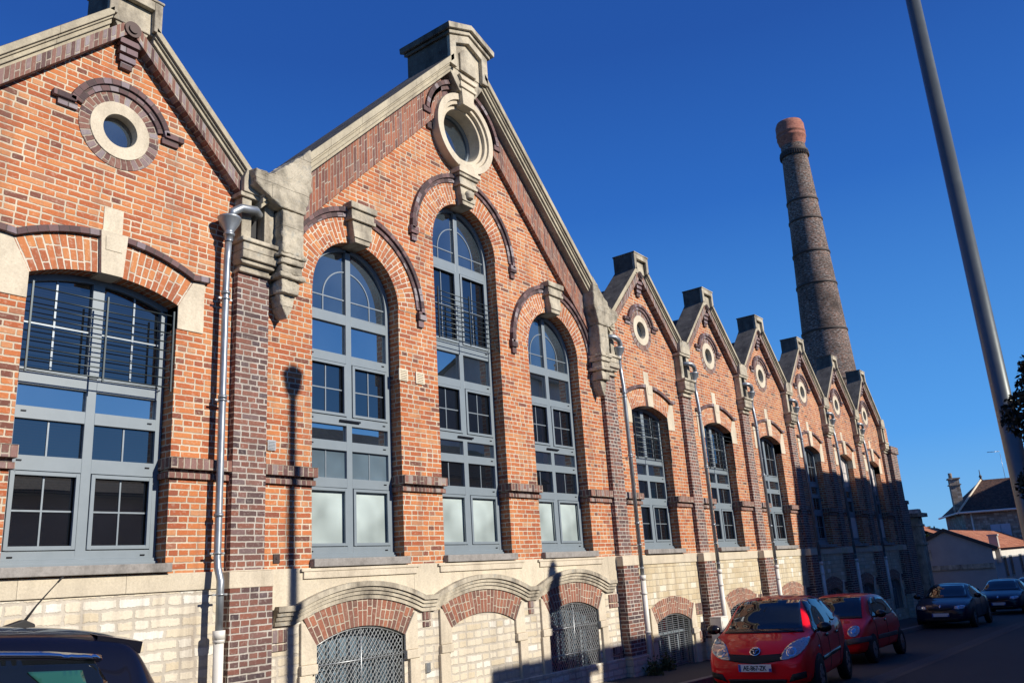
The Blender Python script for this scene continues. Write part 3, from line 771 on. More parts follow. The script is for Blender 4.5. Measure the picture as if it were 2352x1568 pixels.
# vents
for x, z in ((6.22, 3.68), (6.72, 3.68)):
    mb = MB(); x += .08
    mb.box(x-.13, x+.13, -.03, .0, z-.13, z+.13)
    for i in range(6): mb.box(x-.095, x+.095, -.045, -.03, z-.10+.036*i, z-.085+.036*i)
    mb.build('wall_vent', M['cream'], root, L(), bevel=.006)
mb = MB(); mb.box(2.93, 3.10, -.03, 0, 1.84, 2.02)
for i in range(6): mb.box(2.95, 3.08, -.04, -.03, 1.86+.025*i, 1.87+.025*i)
mb.build('wall_vent', M['galv'], root, L())
mb = MB(); mb.box(3.09, 3.22, -.02, 0, -.05, .10); mb.ring(3.155, .03, 0, .02, 0, 2*PI, -.03, -.02, 10, close=True)
mb.build('iron_tie_plate', M['iron'], root, L())

# ------------------------------------------------------------------ pilasters, capitals, springers
def pilaster_parts():
    mb = MB(); mb.box(-.325, .325, -.13, .01, -.147, 4.90); p = mb.build('pilaster', M['brick_purple'], root, L(2.5))
    mb = MB(); mb.box(-.40, .40, -.26, .01, -2.72, -.42); mb.build('pilaster_base', M['brick_purple'], p)
    mb = MB(); mb.box(-.42, .42, -.27, .01, -.42, -.17); mb.prism([(-.42, -.17), (.42, -.17), (.36, -.145), (-.36, -.145)], -.25, .01)
    mb.build('base_cap', M['stone'], p, bevel=.01)
    mb = MB(); mb.box(-.46, .46, -.32, .01, -4.2, -2.72); mb.build('footing', M['rubble'], p, bevel=.01)
    return p
p_pil = pilaster_parts()
cp = MB()                                       # capital below the gutter outlet
cp.box(-.34, .34, -.20, .01, 4.88, 4.95); cp.box(-.30, .30, -.17, .01, 4.95, 5.02); cp.prism([(-.33, 5.02), (.33, 5.02), (.38, 5.10), (-.38, 5.10)], -.26, .01)
cp.box(-.36, .36, -.32, .01, 5.10, 5.25); cp.box(-.355, .355, -.315, .01, 5.255, 5.40); cp.box(-.40, .40, -.36, .01, 5.40, 5.48)
p_cpt = cp.build('capital', M['stone_grey'], root, L(2.5), bevel=.014)
sp = MB()
sp.box(-.34, -.14, -.22, .01, 5.48, 6.28); sp.box(.14, .34, -.22, .01, 5.48, 6.28); sp.box(-.14, .14, -.02, .0, 5.48, 6.28, mi=1)
sp.box(-.40, .40, -.27, .01, 6.28, 6.36)
sp.prism([(-.36, 6.36), (.36, 6.36), (.36, 6.62), (.30, 6.80), (-.30, 6.80), (-.36, 6.62)], -.30, .48)
sp.build('outlet_surround', [M['stone_grey'], M['black']], p_cpt, bevel=.012)
def downpipe(sx, top=5.3, zpvc=-.72, bend=True):
    mb = MB(); x = sx; y = -.20
    mb.tube([(0, -.05, 6.02), (0, -.24, 6.03), (sx*.25, -.36, 6.02), (sx*.75, -.36, 5.97), (x, -.33, 5.86), (x, -.30, 5.72)], .075, 10)
    p = mb.build('downpipe', M['zinc'], root, L(2.5))
    mb = MB(); mb.lathe([(.19, .0), (.205, -.02), (.19, -.04), (.17, -.12), (.085, -.26), (.085, -.30), (.10, -.31), (.10, -.34), (.075, -.35), (.07, -.45)], (x, -.24, 5.78), 16, caps=False)
    mb.build('hopper', M['zinc'], p)
    mb = MB(); pts = [(x, -.24, 5.4), (x, -.21, 5.0), (x, y, 4.5), (x, y, 0.05), (x, -.22, -.1), (x, -.30, -.3), (x, -.30, zpvc)]
    if not bend: pts = [(x, -.24, 5.4), (x, -.27, 5.0), (x, -.30, 4.6), (x, -.30, zpvc)]; y = -.30
    mb.tube(pts, .058, 12)
    for z in (4.4, 2.6, .7): mb.tube([(x, y, z-.02), (x, y, z+.03)], .075, 12)
    mb.build('pipe', M['zinc'], p)
    mb = MB()
    for z, yy in ((4.3, y), (2.55, y), (.12, y), (-.5, -.3)):
        mb.tube([(x, yy, z-.012), (x, yy, z+.012)], .078, 12); mb.box(x-.13, x+.13, yy+.0, yy+.015, z-.014, z+.014); mb.box(x-.015, x+.015, yy, .0, z-.01, z+.01)
    mb.build('bracket', M['galv'], p)
    mb = MB(); mb.tube([(x, -.30, zpvc), (x, -.30, -3.3)], .078, 12); mb.tube([(x, -.30, zpvc+.03), (x, -.30, zpvc-.1)], .095, 12)
    for z in (-1.2, -2.2): mb.tube([(x, -.3, z), (x, -.3, z+.06)], .09, 12)
    mb.build('plastic_pipe', M['pvc'], p)
    return p
p_dpL = downpipe(-.60, zpvc=-1.05)
p_dpR = downpipe(.50, bend=False)
# large springers of the big gable
def big_springer(sg, x):
    mb = MB()
    def B(x0, x1, y0, z0, z1):
        a = sorted((sg*x0, sg*x1)); mb.box(a[0], a[1], y0, .01, z0, z1)
    poly = [(.30, 6.2), (.84, 6.2), (1.02, 6.75), (.98, 7.62), (.55, 7.20), (.10, 6.80), (-.25, 6.8), (-.25, 6.5)]
    mb.prism([(sg*a, b) for a, b in (poly if sg > 0 else poly[::-1])], -.487, .62)
    B(.36, .84, -.46, 5.35, 6.2); B(.30, .88, -.50, 5.27, 5.35); B(.34, .86, -.47, 5.15, 5.27); B(.38, .82, -.43, 4.98, 5.15)
    B(.32, .88, -.47, 4.88, 4.98); B(.40, .80, -.40, 4.62, 4.88)
    q = [(.42, 4.62), (.50, 4.35), (.60, 4.18), (.70, 4.35), (.78, 4.62)]
    mb.prism([(sg*a, b) for a, b in (q if sg > 0 else q[::-1])], -.30, .01)
    o = mb.build('gable_springer', M['stone_grey_b'], root, L(x), bevel=.02)
    sb = o.modifiers.new('grid', 'SUBSURF'); sb.subdivision_type = 'SIMPLE'; sb.levels = sb.render_levels = 4
    tx = bpy.data.textures.new('chips', 'CLOUDS'); tx.noise_scale = .11; tx.noise_depth = 3
    dp = o.modifiers.new('chips', 'DISPLACE'); dp.texture = tx; dp.strength = .05; dp.mid_level = .55; dp.texture_coords = 'LOCAL'
    return o
big_springer(1, 2.5); big_springer(-1, 14.57)

# ------------------------------------------------------------------ plinth
pl = MB(); lo = K(-4.2)
for c in SMX:
    mat = 0 if c <= 0 else 1
    if c <= 0: strip_wall(pl, c-2.5, c+2.5, lo, K(-.40), [], mi=0)
    else:
        cc = c+.12
        strip_wall(pl, c-2.5, c+2.5, lo, K(-.40), [dict(c=cc, w=1.08, lo=K(-3.35), hi=seg(cc, 1.08, -2.06, -1.82))], mi=1, mi_rev=2, depth=.3)
holes = []
for x in (BC-3.475, BC+3.475): holes.append(dict(c=x, w=1.07, lo=K(-2.95), hi=seg(x, 1.07, -1.44, -1.2)))
strip_wall(pl, 2.5, 14.57, lo, K(-.60), holes, mi=0, mi_rev=2, depth=.35)
pl.face([(XE, 0, -4.2), (XE+1.8, 0, -4.2), (XE+1.8, 0, -.147), (XE, 0, -.147)], mi=1)
pl.build('plinth', [M['rubble'], M['ashlar'], M['stone']], root, L())
# smooth stone apron under the big bay
mb = MB()
xs = [2.84+(14.23-2.84)*i/90 for i in range(91)]
def hoodline(x):
    z = -.80
    for cx_ in (BC-3.475, BC, BC+3.475): z = max(z, (lambda d: -.47-.33*(d/1.55)**2 if abs(d) < 1.55 else -9)(x-cx_))
    return z
for a, b in zip(xs, xs[1:]):
    mb.face([(a, -.05, hoodline(a)), (b, -.05, hoodline(b)), (b, -.05, -.147), (a, -.05, -.147)])
    mb.face([(a, -.05, -.147), (b, -.05, -.147), (b, .01, -.147), (a, .01, -.147)])
p_apr = mb.build('stone_apron', M['stone_blocks'], root, L())
mb = MB()
for x in (BC-3.475, BC, BC+3.475):
    mb.prism([(x-1.38, -.33), (x+1.42, -.33), (x+1.42, -.21), (x-1.38, -.21)], -.085, -.05)
    mb.prism([(x-1.44, -.21), (x+1.48, -.21), (x+1.48, -.16), (x-1.44, -.16)], -.10, -.05)
mb.build('string_moulding', M['stone'], p_apr, bevel=.006)
mb = MB()
hx = [BC-3.475-1.95+i*(2*(3.475+1.95))/140 for i in range(141)]
pth = [(x, hoodline(x)) for x in hx]
for (dz, th, yf) in ((-.02, .09, -.16), (-.09, .07, -.12), (-.16, .07, -.09), (-.24, .08, -.06)):
    mb.sweep([(x, z+dz-.02) for x, z in pth], th, yf, .01)
mb.build('hood_moulding', M['stone_grey'], p_apr, bevel=.0)
# basement arches
def base_arch(x, kind):
    mb = MB()
    if kind == 'big':
        inn = seg(0, 1.07, -1.44, -1.2); out = lambda v: hoodline(v+x)-.27
        fan(mb, 1.07, inn, 1.34, out, -.03, 0, (0, 0), 14)
    else:
        inn = seg(0, 1.08, -2.06, -1.82); out = seg(0, 1.33, -1.62, -1.34)
        fan(mb, 1.08, inn, 1.33, out, -.025, 0, (0, 0), 14)
    p = mb.build('basement_arch', M['brick_base'], root, L(x))
    zt, zs = (-1.05, -1.83) if kind == 'big' else (-1.60, -2.42)
    z_in = -1.44 if kind == 'big' else -2.06
    for sg in (-1, 1):
        st = MB()
        def pr(poly, y0=-.055, y1=.3):
            poly = [(sg*a, b) for a, b in poly]; st.prism(poly if sg > 0 else poly[::-1], y0, y1)
        w0 = 1.07 if kind == 'big' else 1.08
        pr([(w0, zs+.1), (w0+.34, zs+.1), (w0+.34, zt), (w0+.265, zt), (w0, z_in)])
        pr([(w0-.0, zs-.06), (w0+.36, zs-.06), (w0+.36, zs+.1), (w0-.0, zs+.1)], -.09)
        pr([(w0+.10, -3.4), (w0+.38, -3.4), (w0+.38, zs-.06), (w0+.10, zs-.06)], -.07, .15)
        st.build('stone_jamb', M['stone'], p, bevel=.012)
    return p
pA = base_arch(BC-3.475, 'big'); pB = base_arch(BC, 'big'); pC = base_arch(BC+3.475, 'big')
p_ba = base_arch(17.07+.12, 'small')
# brick tell-tale courses in the rubble
def tell(x0, x1, z, at_=0.0):
    for a, b in ((z-.20, z), (z-.33, z-.23)):
        mb = MB(); mb.box(x0, x1, -.03, .01, a, b); mb.build('brick_inset', M['brick_upright'], root, L(at_), bevel=.004)
for q in ((2.93, 3.38, -1.12), (13.68, 14.15, -1.12), (6.66, 6.86, -1.02), (10.15, 10.35, -1.02)): tell(*q)
for x0 in (2.93, 13.68): tell(x0, x0+.47, -2.42)
def bay_insets(c):
    for q in ((-2.05, -1.62, -1.64), (1.62, 2.05, -1.64), (1.65, 2.05, -2.45)): tell(*q, at_=c)
mb = MB(); mb.box(6.70, 6.82, -.03, .01, -2.2, -2.02)
for i in range(7): mb.box(6.715, 6.805, -.04, -.03, -2.19+.024*i, -2.18+.024*i)
mb.build('wall_vent', M['galv'], root, L())
# stone skirt along the foot of the wall
mb = MB(); mb.prism([(2.9, -4.2), (14.1, -4.2), (14.1, -2.72), (2.9, -2.62)], -.10, .01)
mb.build('wall_footing', M['rubble'], root, L(), bevel=.01)
# basement windows behind guards
def basement_window(x, zf, hw, z0, mesh):
    fr_ = MB(); gl_ = MB(); n = 14
    for i in range(n):
        a = -hw+2*hw*i/n; b = -hw+2*hw*(i+1)/n
        gl_.face([(a, .30, z0), (b, .30, z0), (b, .30, zf(b)), (a, .30, zf(a))])
    zt = zf(hw)-.32
    fr_.box(-hw, hw, .22, .30, zt-.05, zt+.05); fr_.box(-.05, .05, .22, .30, z0, zt-.05)
    for xx in (-hw, -hw/2-.03, hw/2, hw-.08): fr_.box(xx, xx+.07, .22, .30, z0, zt-.05)
    fr_.box(-hw, hw, .22, .30, z0, z0+.1)
    p = fr_.build('basement_window', M['frame'], root, L(x), bevel=.003)
    gl_.build('pane', M['greyfilm'] if mesh else M['glass'], p)
    bars = MB()
    k = 9 if mesh else 5
    for i in range(k):
        xx = -hw+.08+(2*hw-.16)*i/(k-1); bars.tube([(xx, .12, z0), (xx, .12, zf(xx)-.15)], .014, 6); 
    bars.tube([(-hw, .12, zt), (hw, .12, zt)], .016, 6)
    bars.build('iron_bars', M['steel'], p)
    g_ = MB()
    if mesh:
        pitch = .095; H = 3
        def clip(x0, zz0, dx):
            # diagonal wires inside the opening
            pts = []; t = 0
            seg_ = []
            while t < 4:
                xx = x0+dx*t; z = zz0+t
                if -hw+.01 <= xx <= hw-.01 and z0 <= z <= zf(xx)-.03: seg_.append((xx, z))
                t += .04
            if len(seg_) > 2: g_.tube([(seg_[0][0], .03, seg_[0][1]), (seg_[-1][0], .03, seg_[-1][1])], .0085, 4, caps=False, smooth=False)
        i = -60
        while i < 60:
            clip(i*pitch*1.0, z0, .8); clip(i*pitch*1.0, z0, -.8); i += 1
    else:
        z = z0
        while z < zf(0)-.03:
            xx = hw
            while xx > .05 and zf(xx) < z: xx -= .03
            g_.tube([(-xx, .05, z), (xx, .05, z)], .007, 4, caps=False); z += .055
        for xx in (-hw+.03, -hw*.66, -.33*hw, .02, .33*hw, hw*.66, hw-.03): g_.tube([(xx, .05, z0), (xx, .05, zf(xx)-.03)], .009, 4, caps=False)
    path = [(-hw+.015, z0)]+[(-hw+.015+(2*hw-.03)*i/12, zf(-hw+.015+(2*hw-.03)*i/12)-.03) for i in range(13)]+[(hw-.015, z0)]
    g_.tube([(a, .03, b) for a, b in path], .014, 6)
    if mesh:
        for zz in (zt-.02, zt-.62): g_.tube([(-hw, .025, zz), (hw, .025, zz)], .011, 5)
        g_.tube([(0, .025, z0), (0, .025, zf(0)-.03)], .011, 5)
    g_.build('wire_guard', M['galv'], p)
    return p
zfb = seg(0, 1.07, -1.44, -1.2); zfs = seg(0, 1.08, -2.06, -1.82)
basement_window(BC-3.475, zfb, 1.06, -2.9, True); basement_window(BC+3.475, zfb, 1.06, -2.9, True)
p_bw = basement_window(17.07+.12, zfs, 1.07, -3.3, False)

# ------------------------------------------------------------------ repeat the small bays
zero = -RL
def at(x): return L(x)
for c in SMX:
    if c != 0:
        for p in (p_cop, p_cap, p_oc, p_arch, *p_scs, p_sill, p_band): copy_tree(p, root, at(c))
        q = copy_tree(p_win, root, at(c), skip=() if c in (-5, 17.07, 22.07) else ('window_guard',))
        if c in (37.07, 42.07):
            for ch in q.children:
                if ch.name.startswith('upper_pane'):
                    ch.data = ch.data.copy(); ch.data.materials[0] = M['whitepanel']
            mb = MB(); mb.box(.08, .98, .26, .275, .26, 1.27); mb.build('white_blind', M['whitepanel'], q)
    if c > 17: bay_insets(c)
    if c > 17.07+.1:
        for p in (p_ba, p_bw): copy_tree(p, root, at(c+.12))
for x in PIL:
    if x != 2.5:
        copy_tree(p_pil, root, at(x)); copy_tree(p_cpt, root, at(x))
for x in PIL[3:]: 
    if x == 14.57: p_dpR.location = at(14.57)
    elif x < 44: copy_tree(p_dpR, root, at(x))
copy_tree(p_dpL, root, at(-2.5))
# corner buttress at the far end
mb = MB(); mb.box(XE+.4, XE+1.7, -.35, .6, -4.2, 4.9); mb.box(XE+.3, XE+1.9, -.42, .6, 4.9, 5.3); mb.box(XE+1.7, XE+2.3, -.3, .6, -4.2, 2.1); mb.box(XE+1.65, XE+2.45, -.36, .6, 2.1, 2.3)
mb.build('corner_buttress', M['brick_purple'], root, L(), bevel=.01)

# ------------------------------------------------------------------ factory chimney
cx0, cy0 = CAM.x+60.0, CAM.y+60*0.2785
ch = empty('factory_chimney', (cx0, cy0, ROAD(40)))
tag(ch, 'tall tapering sooty brick chimney with red flared head behind the far factory gables', 'chimney')
zb = ROAD(40); top = CAM.z+60*.538
H = top-zb
R = lambda z: 2.34-(z/H)*1.54
mb = MB(1); n = 30; zs = [(H-2.0)*i/n for i in range(n+1)]
mb.tube([(0, 0, z) for z in zs], [R(z) for z in zs], 48, caps=False)
mb.build('shaft', M['chimbrick'], ch)
mb = MB(1); t = H-2.15
mb.lathe([(R(t), t), (.86, t+.1), (.88, t+.25), (1.0, t+.5), (1.02, t+.75), (1.07, t+.8), (1.07, t+.9), (1.03, t+.95), (1.04, t+1.1), (1.08, t+1.14), (1.08, t+1.26), (1.05, t+1.3), (1.05, t+1.85), (.99, t+2.0), (.93, t+2.15), (.7, t+2.15), (.7, t+1.2)], n=48)
mb.build('chimney_head', M['chimred'], ch)
mb = MB(1); t2 = H-2.75
mb.lathe([(R(t2), t2), (R(t2)+.10, t2+.05), (R(t2)+.13, t2+.22), (R(t2)+.02, t2+.32)], n=48)
for i in range(40):
    a = 2*PI*i/40; x, y = (R(t2)+.10)*math.cos(a), (R(t2)+.10)*math.sin(a); mb.box(x-.05, x+.05, y-.05, y+.05, t2-.22, t2+.06)
mb.build('corbel_ring', M['chimband'], ch)
for fz in (.10, .20, .31, .415, .52, .62, .69, .765, .81):
    z = H*fz+.0; mb = MB(1); mb.lathe([(R(z)+.005, z-.09), (R(z)+.06, z-.07), (R(z)+.06, z+.07), (R(z)+.005, z+.09)], n=48, caps=False); mb.build('iron_band', M['chimband'], ch)

# ------------------------------------------------------------------ street lamp beside the camera
lx, ly = 4.10, -8.07; lz = ROAD(lx)+.126
lamp = empty('street_lamp', (lx, ly, lz)); tag(lamp, 'tall grey tapered steel lamp post rising past the hedge on the near pavement', 'street lamp')
hd = 3.16*S+abs(ly)*math.tan(EL)/math.cos(DEL)*1.0-lz     # lantern centre above the pavement
mb = MB(1); mb.tube([(0, 0, 0), (0, 0, .5), (0, 0, .55), (0, 0, hd-.25)], [.10, .10, .085, .064], 24); mb.build('post', M['polepaint'], lamp)
mb = MB(1); mb.lathe([(.12, 0), (.12, .06), (.09, .1)], n=20); mb.build('base_collar', M['polepaint'], lamp)
mb = MB(1); mb.lathe([(.05, hd-.25), (.10, hd-.2), (.14, hd-.1), (.16, hd), (.16, hd+.06)], n=24); hp = mb.build('lantern_bowl', M['lampglass'], lamp)
mb = MB(1); mb.lathe([(.18, hd+.06), (.17, hd+.10), (.09, hd+.17), (.02, hd+.21)], n=24); mb.build('lantern_cap', M['polepaint'], lamp)

# ------------------------------------------------------------------ foliage
def leaf_crown(n, fn, size, seed, flat=.5):
    rnd = random.Random(seed); me_v = []; me_f = []
    for i in range(n):
        p = fn(rnd); s_ = size*rnd.uniform(.5, 1.4)
        d = Vector((rnd.gauss(0, 1), rnd.gauss(0, 1), rnd.gauss(0, .8))).normalized(); e = d.orthogonal().normalized()
        e = Matrix.Rotation(rnd.uniform(0, 6.28), 3, d) @ e; f_ = d.cross(e)
        b = len(me_v); me_v += [p-e*s_, p-f_*s_*flat, p+e*s_, p+f_*s_*flat]; me_f.append((b, b+1, b+2, b+3))
    return me_v, me_f
def foliage(name, n, fn, size, seed, mat, parent):
    v, f = leaf_crown(n, fn, size, seed); me = bpy.data.meshes.new(name); me.from_pydata([tuple(x) for x in v], [], f); me.materials.append(mat)
    o = bpy.data.objects.new(name, me); COL.objects.link(o); o.parent = parent; return o
# clipped evergreen at the right edge, in front of the lamp post
hx, hy = 2.05, -9.03; hz = ROAD(hx)+.126
con = empty('evergreen_tree', (hx, hy, hz)); tag(con, 'dark dense evergreen at the right edge overlapping the lamp post', 'tree')
def ball_pt(rnd):
    z = rnd.uniform(0, 1); a = rnd.uniform(0, 6.28)
    r = .66*(1-abs(2*z-1)**6)**.5*(1+.10*math.sin(z*17+a*2)+.08*math.sin(a*5))*rnd.uniform(.35, 1.0)**.6
    return Vector((r*math.cos(a), r*math.sin(a), 1.76+z*1.34))
foliage('crown', 60000, ball_pt, .02, 3, M['leaf'], con)
mb = MB(1); mb.tube([(0, 0, 0), (.02, 0, 1.2), (0, .02, 2.2), (0, 0, 2.8)], [.09, .08, .05, .02], 10); mb.build('trunk', M['bark'], con)
hx, hy = 10.12, -9.6
cyp = empty('cypress', (hx, hy, ROAD(hx)+.126)); tag(cyp, 'slender dark cypress on the near pavement across from the big gable', 'tree')
def cyp_pt(rnd, h=6.9):
    z = rnd.uniform(.15, h)/h; a = rnd.uniform(0, 6.28); r = .42*(1-z**4)**.5*(.75+.25*math.sin(z*9+a))*rnd.uniform(.1, 1.0)**.6
    return Vector((r*math.cos(a), r*math.sin(a), z*h))
foliage('crown', 34000, cyp_pt, .07, 5, M['leaf'], cyp)
mb = MB(1); mb.tube([(0, 0, 0), (0, 0, 6.3)], [.08, .02], 8); mb.build('trunk', M['bark'], cyp)

def tree(x, y, h, r, seed, label, mat='leaf2', n=5000, z0=None, lsz=.16):
    z0 = ROAD(x) if z0 is None else z0
    t = empty('broadleaf_tree', (x, y, z0)); tag(t, label, 'tree')
    rnd = random.Random(seed); cl = [(Vector((rnd.uniform(-.6, .6)*r, rnd.uniform(-.6, .6)*r, h-r+rnd.uniform(-.6, .7)*r)), r*rnd.uniform(.3, .6)) for _ in range(12)]
    def fn(rn):
        c, q = cl[rn.randrange(12)]
        d = Vector((rn.gauss(0, 1), rn.gauss(0, 1), rn.gauss(0, 1))).normalized(); return c+d*q*rn.uniform(.5, 1.05)
    foliage('crown', n, fn, lsz, seed, M[mat], t)
    mb = MB(1); mb.tube([(0, 0, 0), (.05, 0, h*.4), (0, .1, h*.8)], [.16*h/5, .12*h/5, .04], 8)
    for c, q in cl[:7]: mb.tube([(0, 0, h*.35), tuple(c*.6+Vector((0, 0, h*.2))), tuple(c)], [.08, .05, .02], 5)
    mb.build('trunk', M['bark'], t)

# ------------------------------------------------------------------ houses across the street (behind the camera: they shade the road and show in the panes)
def house(name, label, x0, x1, y0, y1, eave, ridge, axis='x', wallm='render_grey', roofm='tile_b', wins=(), z0=None, cat='house', door=None):
    zb = (ROAD(x0)+.1) if z0 is None else z0
    h = empty(name, ((x0+x1)/2, (y0+y1)/2, zb)); tag(h, label, cat)
    o = Vector(h.location); mb = MB(1); rf = MB(1); ov = .3
    xm, ym = (x0+x1)/2, (y0+y1)/2
    if axis == 'x':
        for yy, fl in ((y0, 0), (y1, 1)):
            q = [(x0, yy, zb-1), (x1, yy, zb-1), (x1, yy, eave), (x0, yy, eave)]; mb.face([Vector(p)-o for p in (q[::-1] if fl else q)])
        for xx, fl in ((x0, 1), (x1, 0)):
            q = [(xx, y0, zb-1), (xx, y1, zb-1), (xx, y1, eave), (xx, ym, ridge), (xx, y0, eave)]; mb.face([Vector(p)-o for p in (q[::-1] if fl else q)])
        s_ = (ridge-eave)/(ym-y0)
        for sg in (-1, 1):
            ye = (y0-ov) if sg < 0 else (y1+ov)
            for dz, rv in ((.08, 0), (.0, 1)):
                q = [(x0-ov, ye, eave-ov*s_+dz), (x1+ov, ye, eave-ov*s_+dz), (x1+ov, ym, ridge+dz), (x0-ov, ym, ridge+dz)]
                if sg > 0: q = q[::-1]
                if rv: q = q[::-1]
                rf.face([Vector(p)-o for p in q])
            q = [(x0-ov, ye, eave-ov*s_), (x1+ov, ye, eave-ov*s_), (x1+ov, ye, eave-ov*s_+.08), (x0-ov, ye, eave-ov*s_+.08)]; rf.face([Vector(p)-o for p in q])
    else:
        for xx, fl in ((x0, 1), (x1, 0)):
            q = [(xx, y0, zb-1), (xx, y1, zb-1), (xx, y1, eave), (xx, y0, eave)]; mb.face([Vector(p)-o for p in (q[::-1] if fl else q)])
        for yy, fl in ((y0, 0), (y1, 1)):
            q = [(x0, yy, zb-1), (x1, yy, zb-1), (x1, yy, eave), (xm, yy, ridge), (x0, yy, eave)]; mb.face([Vector(p)-o for p in (q[::-1] if fl else q)])
        s_ = (ridge-eave)/(xm-x0)
        for sg in (-1, 1):
            xe = (x0-ov) if sg < 0 else (x1+ov)
            for dz, rv in ((.08, 0), (0, 1)):
                q = [(xe, y1+ov, eave-ov*s_+dz), (xe, y0-ov, eave-ov*s_+dz), (xm, y0-ov, ridge+dz), (xm, y1+ov, ridge+dz)]
                if sg > 0: q = q[::-1]
                if rv: q = q[::-1]
                rf.face([Vector(p)-o for p in q])
    mb.build('wall', M[wallm], h); rf.build('roof', M[roofm], h)
    for (face, a, z, ww, hh, kind) in wins:       # face: y coordinate side 'S','N' or x side 'W','E'
        fr = MB(1); pn = MB(1)
        def bx(m_, a0, a1, d0, d1, z0_, z1_):
            if face == 'N': m_.box(a0-o.x, a1-o.x, y1+d0-o.y, y1+d1-o.y, z0_-o.z, z1_-o.z)
            elif face == 'S': m_.box(a0-o.x, a1-o.x, y0-d1-o.y, y0-d0-o.y, z0_-o.z, z1_-o.z)
            elif face == 'W': m_.box(x0-d1-o.x, x0-d0-o.x, a0-o.y, a1-o.y, z0_-o.z, z1_-o.z)
        t = .07
        if kind == 'door':
            bx(fr, a, a+ww, .005, .05, z, z+hh); d = fr.build('door', M['darkwood'], h); bx(pn, a+ww*.8, a+ww*.86, .05, .09, z+hh*.45, z+hh*.5); pn.build('handle', M['chrome'], d)
        elif kind == 'shutter':
            for k in (0, 1):
                b0 = a+k*ww/2+.01; bx(fr, b0, b0+ww/2-.02, .005, .05, z, z+hh); bx(fr, b0+.03, b0+ww/2-.05, .05, .06, z+.1, z+hh*.45); bx(fr, b0+.03, b0+ww/2-.05, .05, .06, z+hh*.5, z+hh-.1)
            fr.build('window_shutter', M['shutter'], h)
        else:
            bx(fr, a-t, a+ww+t, .005, .05, z-t, z); bx(fr, a-t, a+ww+t, .005, .05, z+hh, z+hh+t); bx(fr, a-t, a, .005, .05, z, z+hh); bx(fr, a+ww, a+ww+t, .005, .05, z, z+hh); bx(fr, a+ww/2-.03, a+ww/2+.03, .02, .05, z, z+hh)
            w_ = fr.build('window', M['pvc'], h); bx(pn, a, a+ww, .008, .018, z, z+hh); pn.build('pane', M['carglass'], w_)
    return h
house('terraced_house', 'low tiled house standing behind the near pavement opposite the left bay', -12, 8.9, -17, -11.2, 2.2, 3.0, wins=[('N', -3, -1.2, 1.1, 1.3, 'w'), ('N', 1, -1.2, 1.1, 1.3, 'w'), ('N', 4.5, ROAD(4)+.1, .95, 2.1, 'door'), ('N', 6.5, -1.2, 1.0, 1.3, 'w')])
house('outbuilding', 'narrow outbuilding between the low tiled house and the tall garden wall', 9.1, 11.3, -13.2, -11.2, 3.42, 4.2, wins=[('N', 9.9, ROAD(10)+.1, .9, 2.0, 'door')], cat='outbuilding')
gw = empty('garden_wall', (11.8, -11.3, ROAD(11.8)+.1)); tag(gw, 'tall rendered garden wall filling the gap between two houses on the near side', 'wall')
mb = MB(1); mb.box(-.48, .48, -.1, .1, 0, 2.05-ROAD(11.8)-.1); mb.build('wall', M['render_grey'], gw); mb = MB(1); mb.box(-.49, .49, -.16, .16, 2.05-ROAD(11.8)-.1, 2.11-ROAD(11.8)-.1); mb.build('coping', M['stone'], gw)
house('outbuilding', 'small lean shed at the corner of the middle rendered house', 12.3, 14.4, -13.2, -11.2, 3.42, 4.2, wins=[('N', 13, -1.0, .8, 1.0, 'w')], cat='outbuilding')
house('terraced_house', 'middle rendered house with brown tiled roof opposite the big gable', 14.5, 24.6, -18.5, -11.2, 3.42, 5.2, wins=[('N', 16, ROAD(14)+.1, 1, 2.1, 'door'), ('N', 18, -1.0, 1.1, 1.4, 'w'), ('N', 21.5, -1.0, 1.1, 1.4, 'w'), ('N', 18, 1.6, 1.1, 1.2, 'w'), ('N', 21.5, 1.6, 1.1, 1.2, 'w')])
house('tall_house', 'tall two storey house opposite the shaded far bays of the factory', 25.1, 41.0, -19.6, -11.2, 7.9, 9.9, wins=[('N', 27+3.5*i, z, 1.1, 1.5, 'w') for i in range(3) for z in (-1.2, 2.0, 5.2)]+[('N', 28.9, ROAD(29)+.1, 1, 2.1, 'door')])
house('terraced_house', 'long low house opposite the gate pier and garage', 41.6, 75, -19, -11.2, 4.4, 6.4, wins=[('N', 43+4*i, -1.6, 1.1, 1.5, 'w') for i in range(6)])

house('apartment_house', 'tall rendered building opposite the stone house', 82, 112, -22, -11.2, 12.0, 14.5, wins=[('N', 84+5*i, z, 1.2, 1.6, 'w') for i in range(5) for z in (-2.5, 1.0, 4.5, 8.0)])
# ------------------------------------------------------------------ beyond the factory
def gate_pier(x, y, wd, top, label):
    zb = ROAD(x); g_ = empty('gate_pier', (x, y, zb)); tag(g_, label, 'gate pier')
    h = top-zb; a = wd/2
    mb = MB(1); mb.box(-a, a, -a, a, 0, h-.75); mb.box(-a-.08, a+.08, -a-.08, a+.08, 0, .5); mb.build('shaft', M['stone_grey'], g_, bevel=.02)
    mb = MB(1); mb.box(-a-.05, a+.05, -a-.05, a+.05, h-1.55, h-1.45); mb.box(-a-.04, a+.04, -a-.04, a+.04, h-.75, h-.65); mb.box(-a+.01, a-.01, -a+.01, a-.01, h-.65, h-.35)
    mb.box(-a-.2, a+.2, -a-.2, a+.2, h-.35, h-.18)
    mb.prism([(-a-.02, h-.18), (a+.02, h-.18), (a*.6, h), (-a*.6, h)], -a-.02, a+.02); mb.build('capstone', M['stone_grey'], g_, bevel=.015)
gate_pier(CAM.x+41.0, CAM.y+41*.2205, .72, CAM.z+41*.0435, 'stout square stone gate pier with flat capstone past the factory end')
